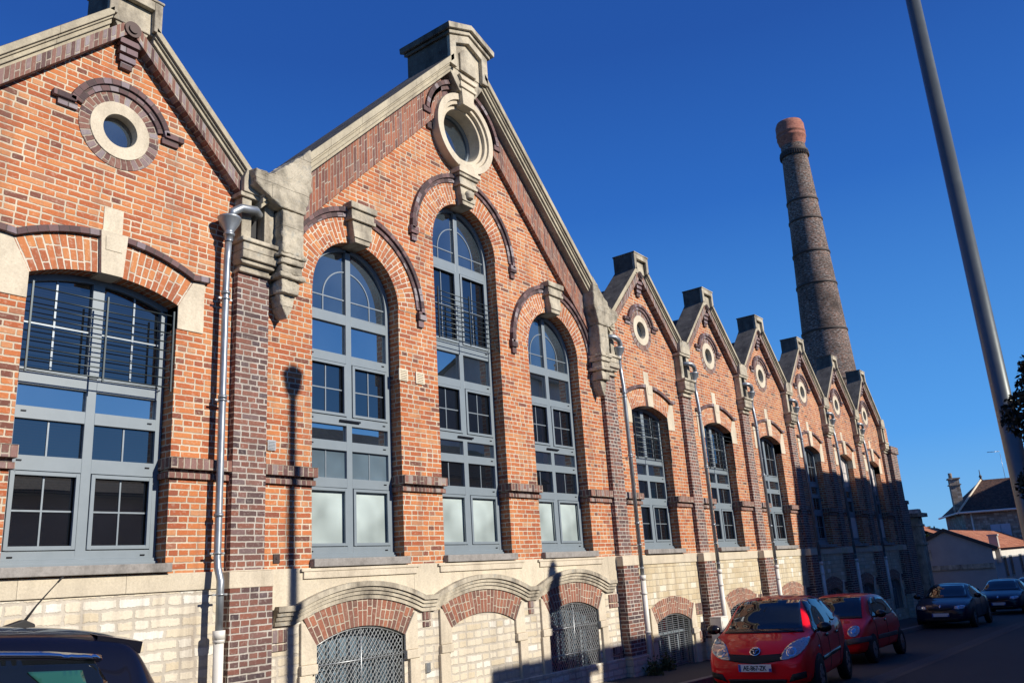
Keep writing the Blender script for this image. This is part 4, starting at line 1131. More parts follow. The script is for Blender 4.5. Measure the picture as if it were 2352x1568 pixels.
# yard wall between factory corner and the pier, and beyond
wl = MB(1); wl.box(0, 26, -.18, .18, 0, 2.2); wl.box(-.02, 26.02, -.24, .24, 2.2, 2.3)
# garage with orange tiles
GX = CAM.x+62
ga = empty('garage', (GX+6, CAM.y+12, ROAD(GX))); tag(ga, 'grey rendered garage with orange tiled roof and gable wall facing the street', 'garage')
o = Vector(ga.location)
yr, yl, ya = CAM.y+62*.1500, CAM.y+62*.235, CAM.y+62*.1915
ze, za_ = CAM.z+62*(-.0005), CAM.z+62*.0185
mb = MB(1)
q = [(GX, yl, o.z), (GX, yr, o.z), (GX, yr, ze), (GX, ya, za_), (GX, yl, ze)]; mb.face([Vector(p)-o for p in q])
mb.build('gable_wall', M['render_grey'], ga)
mb = MB(1); mb.box(GX-.12-o.x, GX-o.x, yr-o.y+.0, yl-o.y, 1.95+.0, 2.25); mb.box(GX-.03-o.x, GX-.001-o.x, yl-1.7-o.y, yl-.9-o.y, 2.6, 3.3); mb.build('lintel_band', M['stone_grey'], ga)
mb = MB(1); GXE = GX+22
q = [(GX, yr, o.z-1), (GXE, yr, o.z-1), (GXE, yr, ze), (GX, yr, ze)]; mb.face([Vector(p)-o for p in q])
q = [(GXE, yr, o.z-1), (GXE, yl, o.z-1), (GXE, yl, ze), (GXE, ya, za_), (GXE, yr, ze)]; mb.face([Vector(p)-o for p in q])
q = [(GXE, yl, o.z-1), (GX, yl, o.z-1), (GX, yl, ze), (GXE, yl, ze)]; mb.face([Vector(p)-o for p in q])
mb.build('side_wall', M['render_white'], ga)
mb = MB(1)
for sg, ye in ((-1, yr-.35), (1, yl+.35)):
    dz = .35*(za_-ze)/abs(yr-ya)
    q = [(GX-.1, ye, ze-dz+.05), (GXE, ye, ze-dz+.05), (GXE, ya, za_+.07), (GX-.1, ya, za_+.07)]
    mb.face([Vector(p)-o for p in (q if sg < 0 else q[::-1])])
mb.build('roof', M['tile_o'], ga)
mb = MB(1)
mb.sweep([(-(yl+.3-o.y), ze-.22-o.z), (-(ya-o.y), za_-.05-o.z), (-(yr-.3-o.y), ze-.22-o.z)], .22, 0, .25)
ob = mb.build('verge_board', M['slate'], ga); ob.rotation_euler = (0, 0, -PI/2); ob.location = (GX-.15-o.x, 0, 0)
mb = MB(1); mb.box(0, .5, -.25, .25, 2.2, 3.9); mb.box(-.06, .56, -.31, .31, 3.9, 4.0)
ob = mb.build('corner_pier', M['render_grey'], ga); ob.location = (GX+1-o.x, yr-.02-o.y, 0)
for xx in (3.5, 6.2, 11):
    mb = MB(1); mb.box(GX+xx-o.x, GX+xx+1.1-o.x, yr-.05-o.y, yr-.002-o.y, 1.2, 2.6); wd_ = mb.build('window', M['frame'], ga)
    mb = MB(1); mb.box(GX+xx+.1-o.x, GX+xx+1.0-o.x, yr-.06-o.y, yr-.051-o.y, 1.3, 2.5); mb.build('pane', M['carglass'], wd_)
# low red roofed shed in the gap
def shed(x, y, w_, z, hh, label, roofm):
    s_ = empty('shed', (x, y, ROAD(x))); tag(s_, label, 'shed'); zz = z-ROAD(x)
    mb = MB(1); mb.box(0, 8, -w_/2, w_/2, 0, zz); mb.build('wall', M['render_grey'], s_)
    mb = MB(1)
    for sg in (-1, 1):
        q = [(-.2, sg*(w_/2+.2), zz-.05), (8.2, sg*(w_/2+.2), zz-.05), (8.2, 0, zz+hh), (-.2, 0, zz+hh)]; mb.face(q if sg < 0 else q[::-1])
        mb.face([(-.2, 0, zz+hh), (-.2, sg*(w_/2+.2), zz-.05), (-.2, sg*(w_/2), zz-.2)])
    mb.build('roof', M[roofm], s_)
shed(CAM.x+78, CAM.y+78*.218, 7, CAM.z+78*.004, 1.6, 'small shed with red tiled roof behind the gate pier', 'tile_o')
shed(CAM.x+90, CAM.y+90*.242, 9, CAM.z+90*.012, 1.9, 'distant low building with red roof left of the gate pier', 'tile_o')
tree(CAM.x+100, CAM.y+100*.205, 4.6+2, 2.4, 11, 'bare topped green tree behind the garage roof', n=4000)
tree(CAM.x+104, CAM.y+104*.190, 4.4+2.4, 2.8, 12, 'round yellow-green tree left of the stone house', n=4000)
tree(CAM.x+92, CAM.y+92*.2285, 3.9+1.6, 2.0, 13, 'dark shrub just left of the gate pier', n=3500)
# stone house
hc = Vector((CAM.x+84, CAM.y+84*.1738, 0)); hzb = ROAD(hc.x)
sh = empty('stone_house', (hc.x, hc.y, hzb), math.radians(18.6)); tag(sh, 'large rubble stone house with steep brown tiled hipped roof and pale blue shutters', 'house')
ez = CAM.z+84*.0359-hzb; rz_ = ez+3.05
mb = MB(1); LW, LD = 9.7, 11.6; e_ = .45
mb.box(e_, LD-e_, -LW+e_, -e_, -1, ez); mb.build('wall', M['housestone'], sh)
mb = MB(1)
a0, a1, a2, a3 = (0, 0, ez), (0, -LW, ez), (LD, -LW, ez), (LD, 0, ez); r0, r1 = (LD/2, -3.35, rz_), (LD/2, -LW+3.35, rz_)
for q in ([a1, a0, r0, r1], [a0, a3, r0], [a3, a2, r1, r0], [a2, a1, r1], [a0, a1, a2, a3]): mb.face(q[::-1] if len(q) == 4 and q[0] == a1 else q)
mb.build('roof', M['tile_b'], sh)
mb = MB(1); mb.tube([(-.08, 0, ez-.03), (-.08, -LW, ez-.03)], .09, 8); mb.tube([(0, .08, ez-.03), (LD, .08, ez-.03)], .09, 8)
for yy in (-1.0, -6.2): mb.tube([(e_-.1, yy, ez), (e_-.1, yy, 0)], .07, 8)
mb.build('gutter', M['pvc'], sh)
mb = MB(1); mb.tube([(0, 0, ez+.04), (LD/2, -3.35, rz_+.04)], .09, 6); mb.build('hip_tiles', M['stone'], sh)
for yy in (-3.1, -7.6):
    for k in (0, 1):
        mb = MB(1)
        b0 = yy-.78+k*.79; mb.box(e_-.08, e_-.01, b0, b0+.76, ez-3.4, ez-1.2)
        for j in range(3): mb.box(e_-.1, e_-.08, b0+.07, b0+.69, ez-3.3+.7*j, ez-3.3+.6+.7*j)
        mb.build('window_shutter', M['shutter'], sh)
zc_ = ez+3.1
mb = MB(1); mb.box(2.4, 3.3, -.95, -.15, ez-.2, zc_); mb.box(2.3, 3.4, -1.05, -.05, zc_-.55, zc_-.45); mb.box(2.3, 3.4, -1.05, -.05, zc_, zc_+.12); mb.tube([(2.85, -.35, zc_+.12), (2.85, -.35, zc_+.6)], .16, 8); mb.build('chimney_stack', M['housestone'], sh)
for yy in (-3.35, -LW+3.35):
    mb = MB(1); mb.lathe([(.14, 0), (.08, .2), (.15, .32), (.04, .5), (.03, .95)], (LD/2, yy, rz_), 8); mb.build('finial', M['chimband'], sh)
mb = MB(1); mb.tube([(LD/2, -5.4, rz_-.3), (LD/2, -5.4, rz_+2.3)], .022, 5); mb.tube([(LD/2, -5.4, rz_+2.5), (LD/2-.2, -4.3, rz_+2.5)], .025, 5)
for k in range(4): mb.tube([(LD/2-.4, -5.2+.25*k, rz_+2.52), (LD/2+.3, -5.2+.25*k, rz_+2.52)], .015, 4)
mb.build('aerial', M['galv'], sh)
# white cabinet against the wall and weeds
wc = empty('utility_cabinet', (14.45, -.35, ROAD(14.4)+.126)); tag(wc, 'narrow white cabinet standing against the factory wall beside the red hatchback', 'cabinet')
mb = MB(1); mb.box(-.2, .2, -.14, .14, 0, .9); mb.build('body', M['pvc'], wc, bevel=.012)
mb = MB(1); mb.box(-.205, .205, -.145, .145, .9, .93); mb.build('lid', M['pvc'], wc, bevel=.008)
mb = MB(1); mb.box(-.16, .16, -.15, -.14, .08, .84); mb.build('door', M['pvc'], wc, bevel=.004)
def weed(x, y, seed, label):
    wd_ = empty('weed', (x, y, ROAD(x)+.12)); tag(wd_, label, 'weed')
    foliage('leaves', 500, lambda r: Vector((r.gauss(0, .09), r.gauss(0, .07), abs(r.gauss(0, .12)))), .035, seed, M['leaf2'], wd_)
weed(11.05, -.42, 21, 'small tuft of weeds at the foot of the first pilaster right of the big gable')
weed(12.0, -.2, 22, 'low weeds growing at the wall foot below the barred basement window')

# ------------------------------------------------------------------ cars
def lerp_tab(tab, x):
    if x <= tab[0][0]: return tab[0][1]
    for (a, fa), (b, fb) in zip(tab, tab[1:]):
        if x <= b: t = (x-a)/(b-a); return fa+(fb-fa)*t
    return tab[-1][1]
def car(label, X, Y, yaw, paint, P, group=None):
    """car faces local -x, rear is +x; P: profile tables in metres (x from the nose)"""
    z0 = ROAD(X+P['len']/2)
    c = empty('parked_car', (X, Y, ROAD(X)), yaw); tag(c, label, 'car', group or 'cars parked along the kerb')
    c.rotation_euler = (0, math.atan(.0243), yaw)
    N_ = P['stations']
    v = []; f = []
    for x in N_:
        zs = lerp_tab(P['sill'], x); wm = lerp_tab(P['wm'], x); zb = lerp_tab(P['belt'], x); wb = wm*lerp_tab(P['wb'], x)
        zt = lerp_tab(P['top'], x); wr = lerp_tab(P['wr'], x)*wm; zr = zt-lerp_tab(P['crown'], x); zr = max(zr, zb+.012)
        zt = max(zt, zr+.01)
        ring = [(0, zs), (wm*.8, zs), (wm*.97, zs+.07), (wm, zs+(zb-zs)*.45), (wm*.995, zs+(zb-zs)*.8), (wb+.005, zb-.03), (wb-.03, zb+.004),
                (wb-.03+(wr-wb+.03)*.5, zb+(zr-zb)*.52), (wr, zr), (wr*.86, zr+(zt-zr)*.55), (wr*.5, zr+(zt-zr)*.92), (0, zt)]
        full = ring+[(-a, b) for a, b in ring[-2:0:-1]]
        v += [(x, a, b) for a, b in full]
    n = len(full)
    for i in range(len(N_)-1):
        for k in range(n):
            k2 = (k+1) % n; f.append((i*n+k, (i+1)*n+k, (i+1)*n+k2, i*n+k2))
    f.append(tuple(range(n))); f.append(tuple(reversed(range((len(N_)-1)*n, len(N_)*n))))
    me = bpy.data.meshes.new('body'); me.from_pydata(v, [], f)
    bm = bmesh.new(); bm.from_mesh(me); bmesh.ops.recalc_face_normals(bm, faces=bm.faces); bm.to_mesh(me); bm.free()
    me.materials.append(paint); me.polygons.foreach_set('use_smooth', [True]*len(me.polygons))
    body = bpy.data.objects.new('body', me); COL.objects.link(body)
    ss = body.modifiers.new('s', 'SUBSURF'); ss.levels = 3; ss.render_levels = 3
    dg = bpy.context.evaluated_depsgraph_get(); me2 = bpy.data.meshes.new_from_object(body.evaluated_get(dg))
    body.modifiers.clear(); body.data = me2; me2.name = 'body'
    me2.polygons.foreach_set('use_smooth', [True]*len(me2.polygons)); body.parent = c
    bvh = BVHTree.FromPolygons([tuple(q.co) for q in me2.vertices], [tuple(p.vertices) for p in me2.polygons])
    def conform(name, poly, face, mat, off=.006, parent=None, smooth_pts=0, step=.05, base=.0):
        """cut a patch of the skin: poly in (x,z) for sides 'L'/'R', (y,z) for 'F'/'B'"""
        if smooth_pts:
            q = []; n_ = len(poly)
            for i in range(n_):
                p0, p1, p2, p3 = (Vector(poly[(i+k-1) % n_]) for k in range(4))
                for t in [j/smooth_pts for j in range(smooth_pts)]:
                    q.append(tuple(.5*((2*p1)+(-p0+p2)*t+(2*p0-5*p1+4*p2-p3)*t*t+(-p0+3*p1-3*p2+p3)*t**3)))
            poly = q
        dense = []
        for a, b in zip(poly, poly[1:]+poly[:1]):
            l = math.hypot(b[0]-a[0], b[1]-a[1]); k = max(1, int(l/step))
            dense += [(a[0]+(b[0]-a[0])*i/k, a[1]+(b[1]-a[1])*i/k) for i in range(k)]
        pts = [Vector(p) for p in dense]; nb = len(pts)
        xs_ = [p.x for p in pts]; zs_ = [p.y for p in pts]
        x = min(xs_)+step*.5
        while x < max(xs_):
            z = min(zs_)+step*.5
            while z < max(zs_): pts.append(Vector((x, z))); z += step
            x += step
        area = sum(a[0]*b[1]-b[0]*a[1] for a, b in zip(dense, dense[1:]+dense[:1]))
        loop = list(range(nb)) if area > 0 else list(range(nb))[::-1]
        vs, _, fs, *_r = delaunay_2d_cdt(pts, [], [loop], 1, 1e-5)
        out = []
        for p in vs:
            if face == 'L': o_, d = Vector((p.x, -3, p.y)), Vector((0, 1, 0))
            elif face == 'R': o_, d = Vector((p.x, 3, p.y)), Vector((0, -1, 0))
            elif face == 'F': o_, d = Vector((-3, p.x, p.y)), Vector((1, 0, 0))
            elif face == 'T': o_, d = Vector((p.x, p.y, 3)), Vector((0, 0, -1))
            else: o_, d = Vector((9, p.x, p.y)), Vector((-1, 0, 0))
            h, nrm, *_q = bvh.ray_cast(o_, d)
            if h is None:
                h, nrm, *_q = bvh.find_nearest(o_+d*(3+ (P['len']/2 if face in 'FB' else 0)))
            if nrm.dot(d) > 0: nrm = -nrm
            out.append(h+nrm*off)
        m_ = bpy.data.meshes.new(name); m_.from_pydata([tuple(p) for p in out], [], [tuple(t) for t in fs])
        bm_ = bmesh.new(); bm_.from_mesh(m_); bmesh.ops.delete(bm_, geom=[q_ for q_ in bm_.verts if not q_.link_faces], context='VERTS'); bm_.to_mesh(m_); bm_.free()
        m_.materials.append(mat); m_.polygons.foreach_set('use_smooth', [True]*len(m_.polygons))
        o2 = bpy.data.objects.new(name, m_); COL.objects.link(o2); o2.parent = parent or c
        sm = o2.modifiers.new('t', 'SOLIDIFY'); sm.thickness = .01; sm.offset = 0
        return o2
    P['dress'](c, conform, paint, P)
    # wheels
    for wx in P['wheels']:
        for sd_ in (-1, 1):
            r_ = P['wr_']; yy = sd_*(lerp_tab(P['wm'], wx)-.085)
            aw = [(wx+(r_+.055)*math.cos(a), r_-.01+(r_+.055)*math.sin(a)) for a in [PI*i/16 for i in range(17)]]
            aw += [(wx-(r_+.05), P['sillz']+.01), (wx+(r_+.05), P['sillz']+.01)]
            conform('wheel_arch', aw, 'L' if sd_ < 0 else 'R', M['black'], off=.004)
            w_ = empty('wheel', (wx, yy+sd_*.015, r_)); w_.parent = c
            t = MB(1); prof = [(r_*.62, -.085), (r_*.9, -.09), (r_*.985, -.075), (r_, -.04), (r_, .04), (r_*.985, .075), (r_*.9, .09), (r_*.62, .085)]
            rings = 28
            for i in range(rings):
                a0, a1 = 2*PI*i/rings, 2*PI*(i+1)/rings
                for (ra, ya), (rb, yb) in zip(prof, prof[1:]):
                    t.face([(ra*math.cos(a0), ya, ra*math.sin(a0)), (rb*math.cos(a0), yb, rb*math.sin(a0)), (rb*math.cos(a1), yb, rb*math.sin(a1)), (ra*math.cos(a1), ya, ra*math.sin(a1))], smooth=True)
            t.build('tyre', M['black'], w_)
            t = MB(1); R_ = r_*.64; yo = sd_*.075
            for i in range(rings):
                a0, a1 = 2*PI*i/rings, 2*PI*(i+1)/rings
                t.face([(R_*math.cos(a0), yo, R_*math.sin(a0)), (R_*.86*math.cos(a0), yo+sd_*.01, R_*.86*math.sin(a0)), (R_*.86*math.cos(a1), yo+sd_*.01, R_*.86*math.sin(a1)), (R_*math.cos(a1), yo, R_*math.sin(a1))])
                t.face([(R_*.86*math.cos(a0), yo-sd_*.03, R_*.86*math.sin(a0)), (0, yo-sd_*.03, 0), (R_*.86*math.cos(a1), yo-sd_*.03, R_*.86*math.sin(a1))], mi=1)
            for i in range(P.get('spokes', 6)):
                a = 2*PI*i/P.get('spokes', 6)+.3; ca, sa = math.cos(a), math.sin(a); h_ = .032
                t.face([(ca*.03-sa*h_, yo+sd_*.012, sa*.03+ca*h_), (ca*R_*.9-sa*h_*1.5, yo+sd_*.006, sa*R_*.9+ca*h_*1.5), (ca*R_*.9+sa*h_*1.5, yo+sd_*.006, sa*R_*.9-ca*h_*1.5), (ca*.03+sa*h_, yo+sd_*.012, sa*.03-ca*h_)])
            t.build('rim', [M['alloy'], M['black_gloss']], w_)
    return c

def plate(c, x, z, text, wd=.52, y=0.0):
    mb = MB(1); mb.box(x-.012, x, y-wd/2, y+wd/2, z-.055, z+.055); p = mb.build('number_plate', M['plate'], c, bevel=.003)
    mb = MB(1)
    for sg in (-1, 1): a = y+sg*(wd/2-.022); mb.box(x-.0145, x-.0125, a-.02, a+.02, z-.052, z+.052 if sg > 0 else z-.005)
    mb.build('plate_band', M['blue'], p)
    if text:
        cu = bpy.data.curves.new('t', 'FONT'); cu.body = text; cu.size = .098; cu.align_x = 'CENTER'; cu.align_y = 'CENTER'; cu.extrude = .001; cu.offset = .0015; cu.space_character = .93
        to = bpy.data.objects.new('t', cu); COL.objects.link(to); dg = bpy.context.evaluated_depsgraph_get(); me = bpy.data.meshes.new_from_object(to.evaluated_get(dg))
        bpy.data.objects.remove(to); me.transform(Matrix.Scale(.86, 4, (1, 0, 0)))
        o = bpy.data.objects.new('plate_text', me); COL.objects.link(o); o.parent = p; me.materials.clear(); me.materials.append(M['black_gloss'])
        o.matrix_local = Matrix(((0, 0, -1, x-.0145), (-1, 0, 0, y), (0, 1, 0, z-.002), (0, 0, 0, 1)))
def mirror(c, x, z, y, mat, s_=1.0):
    for sg in (-1, 1):
        mb = MB(1); n = 14
        mb.tube([(x+.03, sg*(y-.03), z-.03), (x+.01, sg*(y+.04), z-.02)], .02, 8)
        prof = [(0.0, .03), (.02, .07), (.07, .095), (.13, .09), (.15, .06), (.15, .0)]
        pts = [(x-.06+a, sg*(y+.13), z+.03) for a, b in prof]
        base = len(mb.v); mb.tube(pts, [b*s_ for a, b in prof], n)
        for i in range(base, len(mb.v)):
            q = mb.v[i]; mb.v[i] = Vector((q.x, sg*(y+.13)+(q.y-sg*(y+.13))*1.25, z+.03+(q.z-z-.03)*.85))
        mb.build('door_mirror', mat, c, smooth=True)
def ellipse(a, b, cy, cz, n=20): return [(cy+a*math.cos(2*PI*i/n), cz+b*math.sin(2*PI*i/n)) for i in range(n)]
def emblem_ring(conform, a, b, cy, cz, t, mat, parent=None):
    n = 20
    outer = ellipse(a, b, cy, cz, n); inner = ellipse(a-t, b-t, cy, cz, n)
    return outer, inner

def win_group(conform, wins, side_names=('L', 'R'), trim=True):
    for sd_ in side_names:
        for poly in wins:
            p = conform('side_window', poly, sd_, M['carglass'], off=.004, smooth_pts=3, step=.06)

# --- small red five door hatchback (nearest)
def dress_hatch(c, conform, paint, P):
    ws = conform('windscreen', [(-.63, .985), (.63, .985), (.57, 1.20), (.50, 1.43), (.0, 1.465), (-.50, 1.43), (-.57, 1.20)], 'F', M['carglass'], off=.004, step=.06)
    conform('cowl', [(-.66, .955), (.66, .955), (.62, 1.0), (-.62, 1.0)], 'F', M['black_gloss'], off=.006)
    win_group(conform, [[(1.06, .97), (1.62, 1.0), (1.62, 1.41), (1.40, 1.38), (1.22, 1.2)], [(1.68, 1.0), (2.35, 1.04), (2.35, 1.41), (1.68, 1.425)], [(2.42, 1.06), (2.92, 1.12), (2.78, 1.33), (2.42, 1.40)]])
    for sd_ in 'LR':
        conform('quarter_glass', [(.88, .93), (1.04, .965), (1.16, 1.14)], sd_, M['carglass'], off=.004)
        conform('rub_strip', [(1.0, .50), (2.55, .56), (2.55, .62), (1.0, .56)], sd_, M['black_gloss'], off=.012)
        for x in (.98, 1.65, 2.55): conform('door_gap', [(x, .33), (x+.008, .33), (x+.008, .95), (x, .95)], sd_, M['black'], off=.001)
        for x in (1.45, 2.3): conform('door_handle', [(x, .84), (x+.18, .85), (x+.18, .89), (x, .88)], sd_, M['black_gloss'], off=.02)
        conform('side_indicator', [(.80, .70), (.88, .71), (.87, .75), (.80, .74)], sd_, M['lens'], off=.006)
    for sg in (-1, 1):
        poly = [(sg*.40, .59), (sg*.44, .70), (sg*.52, .80), (sg*.66, .87), (sg*.76, .88), (sg*.77, .79), (sg*.70, .68), (sg*.58, .61)]
        h = conform('headlight', poly, 'F', M['lens'], off=.008, smooth_pts=3, step=.03)
        conform('lamp_ring', ellipse(.075, .065, sg*.56, .69), 'F', M['chrome'], off=.012, parent=h, step=.02)
        conform('lamp_bulb', ellipse(.045, .04, sg*.56, .69), 'F', M['lens'], off=.016, parent=h, step=.02)
        conform('fog_recess', [(sg*.48, .27), (sg*.74, .33), (sg*.74, .42), (sg*.55, .38)], 'F', M['black'], off=.006)
    conform('grille', [(-.43, .655), (.43, .655), (.42, .58), (.20, .545), (0, .53), (-.20, .545), (-.42, .58)], 'F', M['black'], off=.008, step=.04)
    conform('lower_grille', [(-.46, .31), (.46, .31), (.42, .20), (-.42, .20)], 'F', M['black'], off=.008)
    e = conform('emblem', ellipse(.085, .058, 0, .70), 'F', M['chrome'], off=.016, step=.02)
    conform('emblem_field', ellipse(.072, .045, 0, .70), 'F', M['black_gloss'], off=.020, parent=e, step=.02)
    for a, b, z in ((.062, .018, .722), (.022, .040, .702)):
        conform('emblem_oval', ellipse(a, b, 0, z), 'F', M['chrome'], off=.023, parent=e, step=.012)
        conform('emblem_gap', ellipse(a-.010, b-.009, 0, z), 'F', M['black_gloss'], off=.026, parent=e, step=.012)
    conform('bonnet_gap', [(-.62, .735), (-.40, .665), (0, .645), (.40, .665), (.62, .735), (.62, .742), (.40, .673), (0, .652), (-.40, .673), (-.62, .742)], 'F', M['black'], off=.0015)
    plate(c, -.045, .475, 'AE-867-ZK')
    mirror(c, .98, .98, .80, M['black_gloss'])
    mb = MB(1)
    for y0_, y1_ in ((-.1, .52), (-.55, .0)): mb.tube([(.62, y0_, .975), (.72, (y0_+y1_)/2, 1.0), (.76, y1_, 1.0)], .01, 5)
    mb.build('wiper', M['black'], c)
    mb = MB(1); mb.tube([(1.15, .10, 1.47), (1.35, .10, 1.68)], [.008, .004], 5); mb.build('aerial', M['black'], c)
HATCH = dict(len=3.78, stations=[0, .06, .16, .35, .62, .85, 1.05, 1.35, 1.7, 2.1, 2.6, 3.05, 3.4, 3.62, 3.74, 3.78],
    sill=[(0, .26), (.1, .19), (.5, .2), (3.2, .22), (3.7, .3), (3.78, .36)], wm=[(0, .60), (.06, .72), (.16, .78), (.35, .825), (.8, .845), (2.8, .845), (3.4, .80), (3.7, .68), (3.78, .58)],
    belt=[(0, .52), (.06, .60), (.16, .70), (.35, .82), (.62, .90), (.9, .945), (1.5, .97), (2.5, 1.02), (3.2, 1.08), (3.6, 1.05), (3.78, .75)],
    wb=[(0, .96), (.6, .93), (1, .965), (3, .96), (3.78, .95)], top=[(0, .60), (.06, .68), (.16, .76), (.35, .86), (.62, .955), (.85, 1.06), (1.05, 1.24), (1.35, 1.45), (1.7, 1.515), (2.1, 1.53), (2.6, 1.51), (3.05, 1.46), (3.4, 1.36), (3.62, 1.16), (3.74, .95), (3.78, .82)],
    wr=[(0, .8), (.5, .82), (.85, .80), (1.35, .70), (2.6, .70), (3.4, .70), (3.78, .8)], crown=[(0, .04), (.6, .05), (1.05, .10), (1.5, .08), (3.4, .08), (3.78, .04)],
    wheels=(.72, 3.18), wr_=.295, sillz=.2, dress=dress_hatch, spokes=7)
car('bright red five-door hatchback with white number plate, nearest of the two red cars', 8.95, -3.38, math.radians(7), M['red'], HATCH)

# --- older small three door car, rounded monospace
def dress_city(c, conform, paint, P):
    conform('windscreen', [(-.60, .93), (.60, .93), (.53, 1.18), (.47, 1.33), (0, 1.355), (-.47, 1.33), (-.53, 1.18)], 'F', M['carglass'], off=.004, step=.06)
    win_group(conform, [[(1.02, .92), (1.78, .94), (1.78, 1.29), (1.42, 1.27), (1.22, 1.14)], [(1.88, .95), (2.75, .98), (2.68, 1.20), (2.45, 1.28), (1.88, 1.30)]])
    for sd_ in 'LR':
        conform('rub_strip', [(.98, .46), (2.6, .46), (2.6, .55), (.98, .55)], sd_, M['greyplastic'], off=.015)
        for x in (.95, 1.84): conform('door_gap', [(x, .3), (x+.009, .3), (x+.009, .92), (x, .92)], sd_, M['black'], off=.001)
        conform('door_handle', [(1.68, .80), (1.8, .80), (1.8, .85), (1.68, .85)], sd_, M['black_gloss'], off=.015)
    for sg in (-1, 1):
        h = conform('headlight', ellipse(.115, .105, sg*.56, .66), 'F', M['lens'], off=.012, step=.03)
        conform('lamp_bulb', ellipse(.05, .05, sg*.56, .66), 'F', M['chrome'], off=.018, parent=h, step=.02)
        conform('bumper_corner', [(sg*.44, .52), (sg*.80, .56), (sg*.80, .46), (sg*.44, .40)], 'F', M['greyplastic'], off=.02)
    conform('bumper_strip', [(-.44, .40), (.44, .40), (.44, .52), (-.44, .52)], 'F', M['greyplastic'], off=.02)
    conform('lower_grille', [(-.35, .30), (.35, .30), (.35, .22), (-.35, .22)], 'F', M['black'], off=.008)
    conform('cowl', [(-.62, .905), (.62, .905), (.60, .94), (-.60, .94)], 'F', M['black'], off=.006)
    plate(c, -.045, .37, 'CE-241-RD'[:0])
    mirror(c, 1.05, .95, .78, M['black_gloss'])
    mb = MB(1); mb.tube([(.60, -.1, .93), (.72, .4, .97)], .01, 5); mb.build('wiper', M['black'], c)
CITY = dict(len=3.43, stations=[0, .05, .14, .35, .6, .8, 1.0, 1.3, 1.6, 2.0, 2.5, 2.9, 3.15, 3.3, 3.40, 3.43],
    sill=[(0, .26), (.1, .2), (.5, .2), (3.0, .22), (3.43, .32)], wm=[(0, .62), (.05, .70), (.14, .755), (.35, .80), (.8, .815), (2.6, .815), (3.1, .78), (3.4, .66), (3.43, .6)],
    belt=[(0, .50), (.05, .57), (.14, .66), (.35, .76), (.6, .84), (.9, .895), (1.6, .92), (2.6, .95), (3.0, .97), (3.43, .7)],
    wb=[(0, .95), (.6, .93), (1, .96), (3.43, .95)], top=[(0, .58), (.05, .65), (.14, .73), (.35, .82), (.6, .91), (.8, 1.03), (1.0, 1.20), (1.3, 1.37), (1.6, 1.415), (2.0, 1.42), (2.5, 1.40), (2.9, 1.33), (3.15, 1.18), (3.3, 1.0), (3.4, .85), (3.43, .78)],
    wr=[(0, .8), (.6, .8), (1.3, .71), (2.9, .70), (3.43, .78)], crown=[(0, .04), (1.0, .09), (1.5, .07), (3.43, .04)],
    wheels=(.60, 2.95), wr_=.275, sillz=.2, dress=dress_city, spokes=8)
car('dark red three-door city car with round headlamps and grey bumper, parked behind the red hatchback', 14.67, -2.65, math.radians(0), M['red2'], CITY)

# --- navy saloons
def dress_saloon(c, conform, paint, P):
    conform('windscreen', [(-.66, .96), (.66, .96), (.58, 1.18), (.50, 1.34), (0, 1.365), (-.50, 1.34), (-.58, 1.18)], 'F', M['carglass'], off=.004, step=.08)
    win_group(conform, [[(1.5, .95), (2.3, .97), (2.3, 1.32), (2.0, 1.29), (1.75, 1.15)], [(2.37, .97), (3.1, 1.0), (3.0, 1.22), (2.75, 1.30), (2.37, 1.33)]])
    for sg in (-1, 1):
        h = conform('headlight', [(sg*.42, .62), (sg*.46, .70), (sg*.66, .72), (sg*.74, .70), (sg*.72, .62), (sg*.55, .60)], 'F', M['lens'], off=.01, step=.03)
        conform('lamp_bulb', ellipse(.04, .035, sg*.54, .66), 'F', M['chrome'], off=.016, parent=h, step=.02)
    conform('grille', [(-.38, .66), (-.1, .64), (0, .62), (.1, .64), (.38, .66), (.34, .60), (0, .56), (-.34, .60)], 'F', M['black'], off=.01)
    conform('lower_grille', [(-.5, .34), (.5, .34), (.5, .22), (-.5, .22)], 'F', M['black'], off=.01)
    conform('emblem', [(-.035, .69), (0, .64), (.035, .69), (0, .74)], 'F', M['chrome'], off=.02, step=.02)
    for sd_ in 'LR':
        for x in (1.35, 2.33, 3.2): conform('door_gap', [(x, .33), (x+.008, .33), (x+.008, .93), (x, .93)], sd_, M['black'], off=.001)
    plate(c, -.04, .44, '')
    mirror(c, 1.42, .97, .84, P.get('paint'))
SALOON = dict(len=4.5, stations=[0, .06, .18, .5, .9, 1.15, 1.35, 1.65, 2.0, 2.4, 2.9, 3.3, 3.7, 4.1, 4.38, 4.46, 4.5],
    sill=[(0, .26), (.1, .2), (4.0, .22), (4.5, .34)], wm=[(0, .64), (.06, .74), (.18, .81), (.5, .86), (1, .88), (3.6, .88), (4.2, .82), (4.5, .66)],
    belt=[(0, .52), (.06, .60), (.18, .70), (.5, .79), (.9, .86), (1.3, .92), (2, .94), (3.2, .97), (4.3, .96), (4.5, .7)],
    wb=[(0, .95), (1, .95), (4.5, .95)], top=[(0, .60), (.06, .68), (.18, .755), (.5, .84), (.9, .915), (1.15, .98), (1.35, 1.10), (1.65, 1.28), (2.0, 1.40), (2.4, 1.43), (2.9, 1.41), (3.3, 1.32), (3.7, 1.16), (4.1, 1.03), (4.38, 1.0), (4.46, .9), (4.5, .8)],
    wr=[(0, .82), (1.0, .82), (1.65, .68), (2.9, .66), (3.5, .68), (4.5, .8)], crown=[(0, .035), (1.65, .09), (3.3, .07), (4.5, .03)],
    wheels=(.85, 3.55), wr_=.305, sillz=.2, dress=dress_saloon, spokes=6, paint=M['black_gloss'])
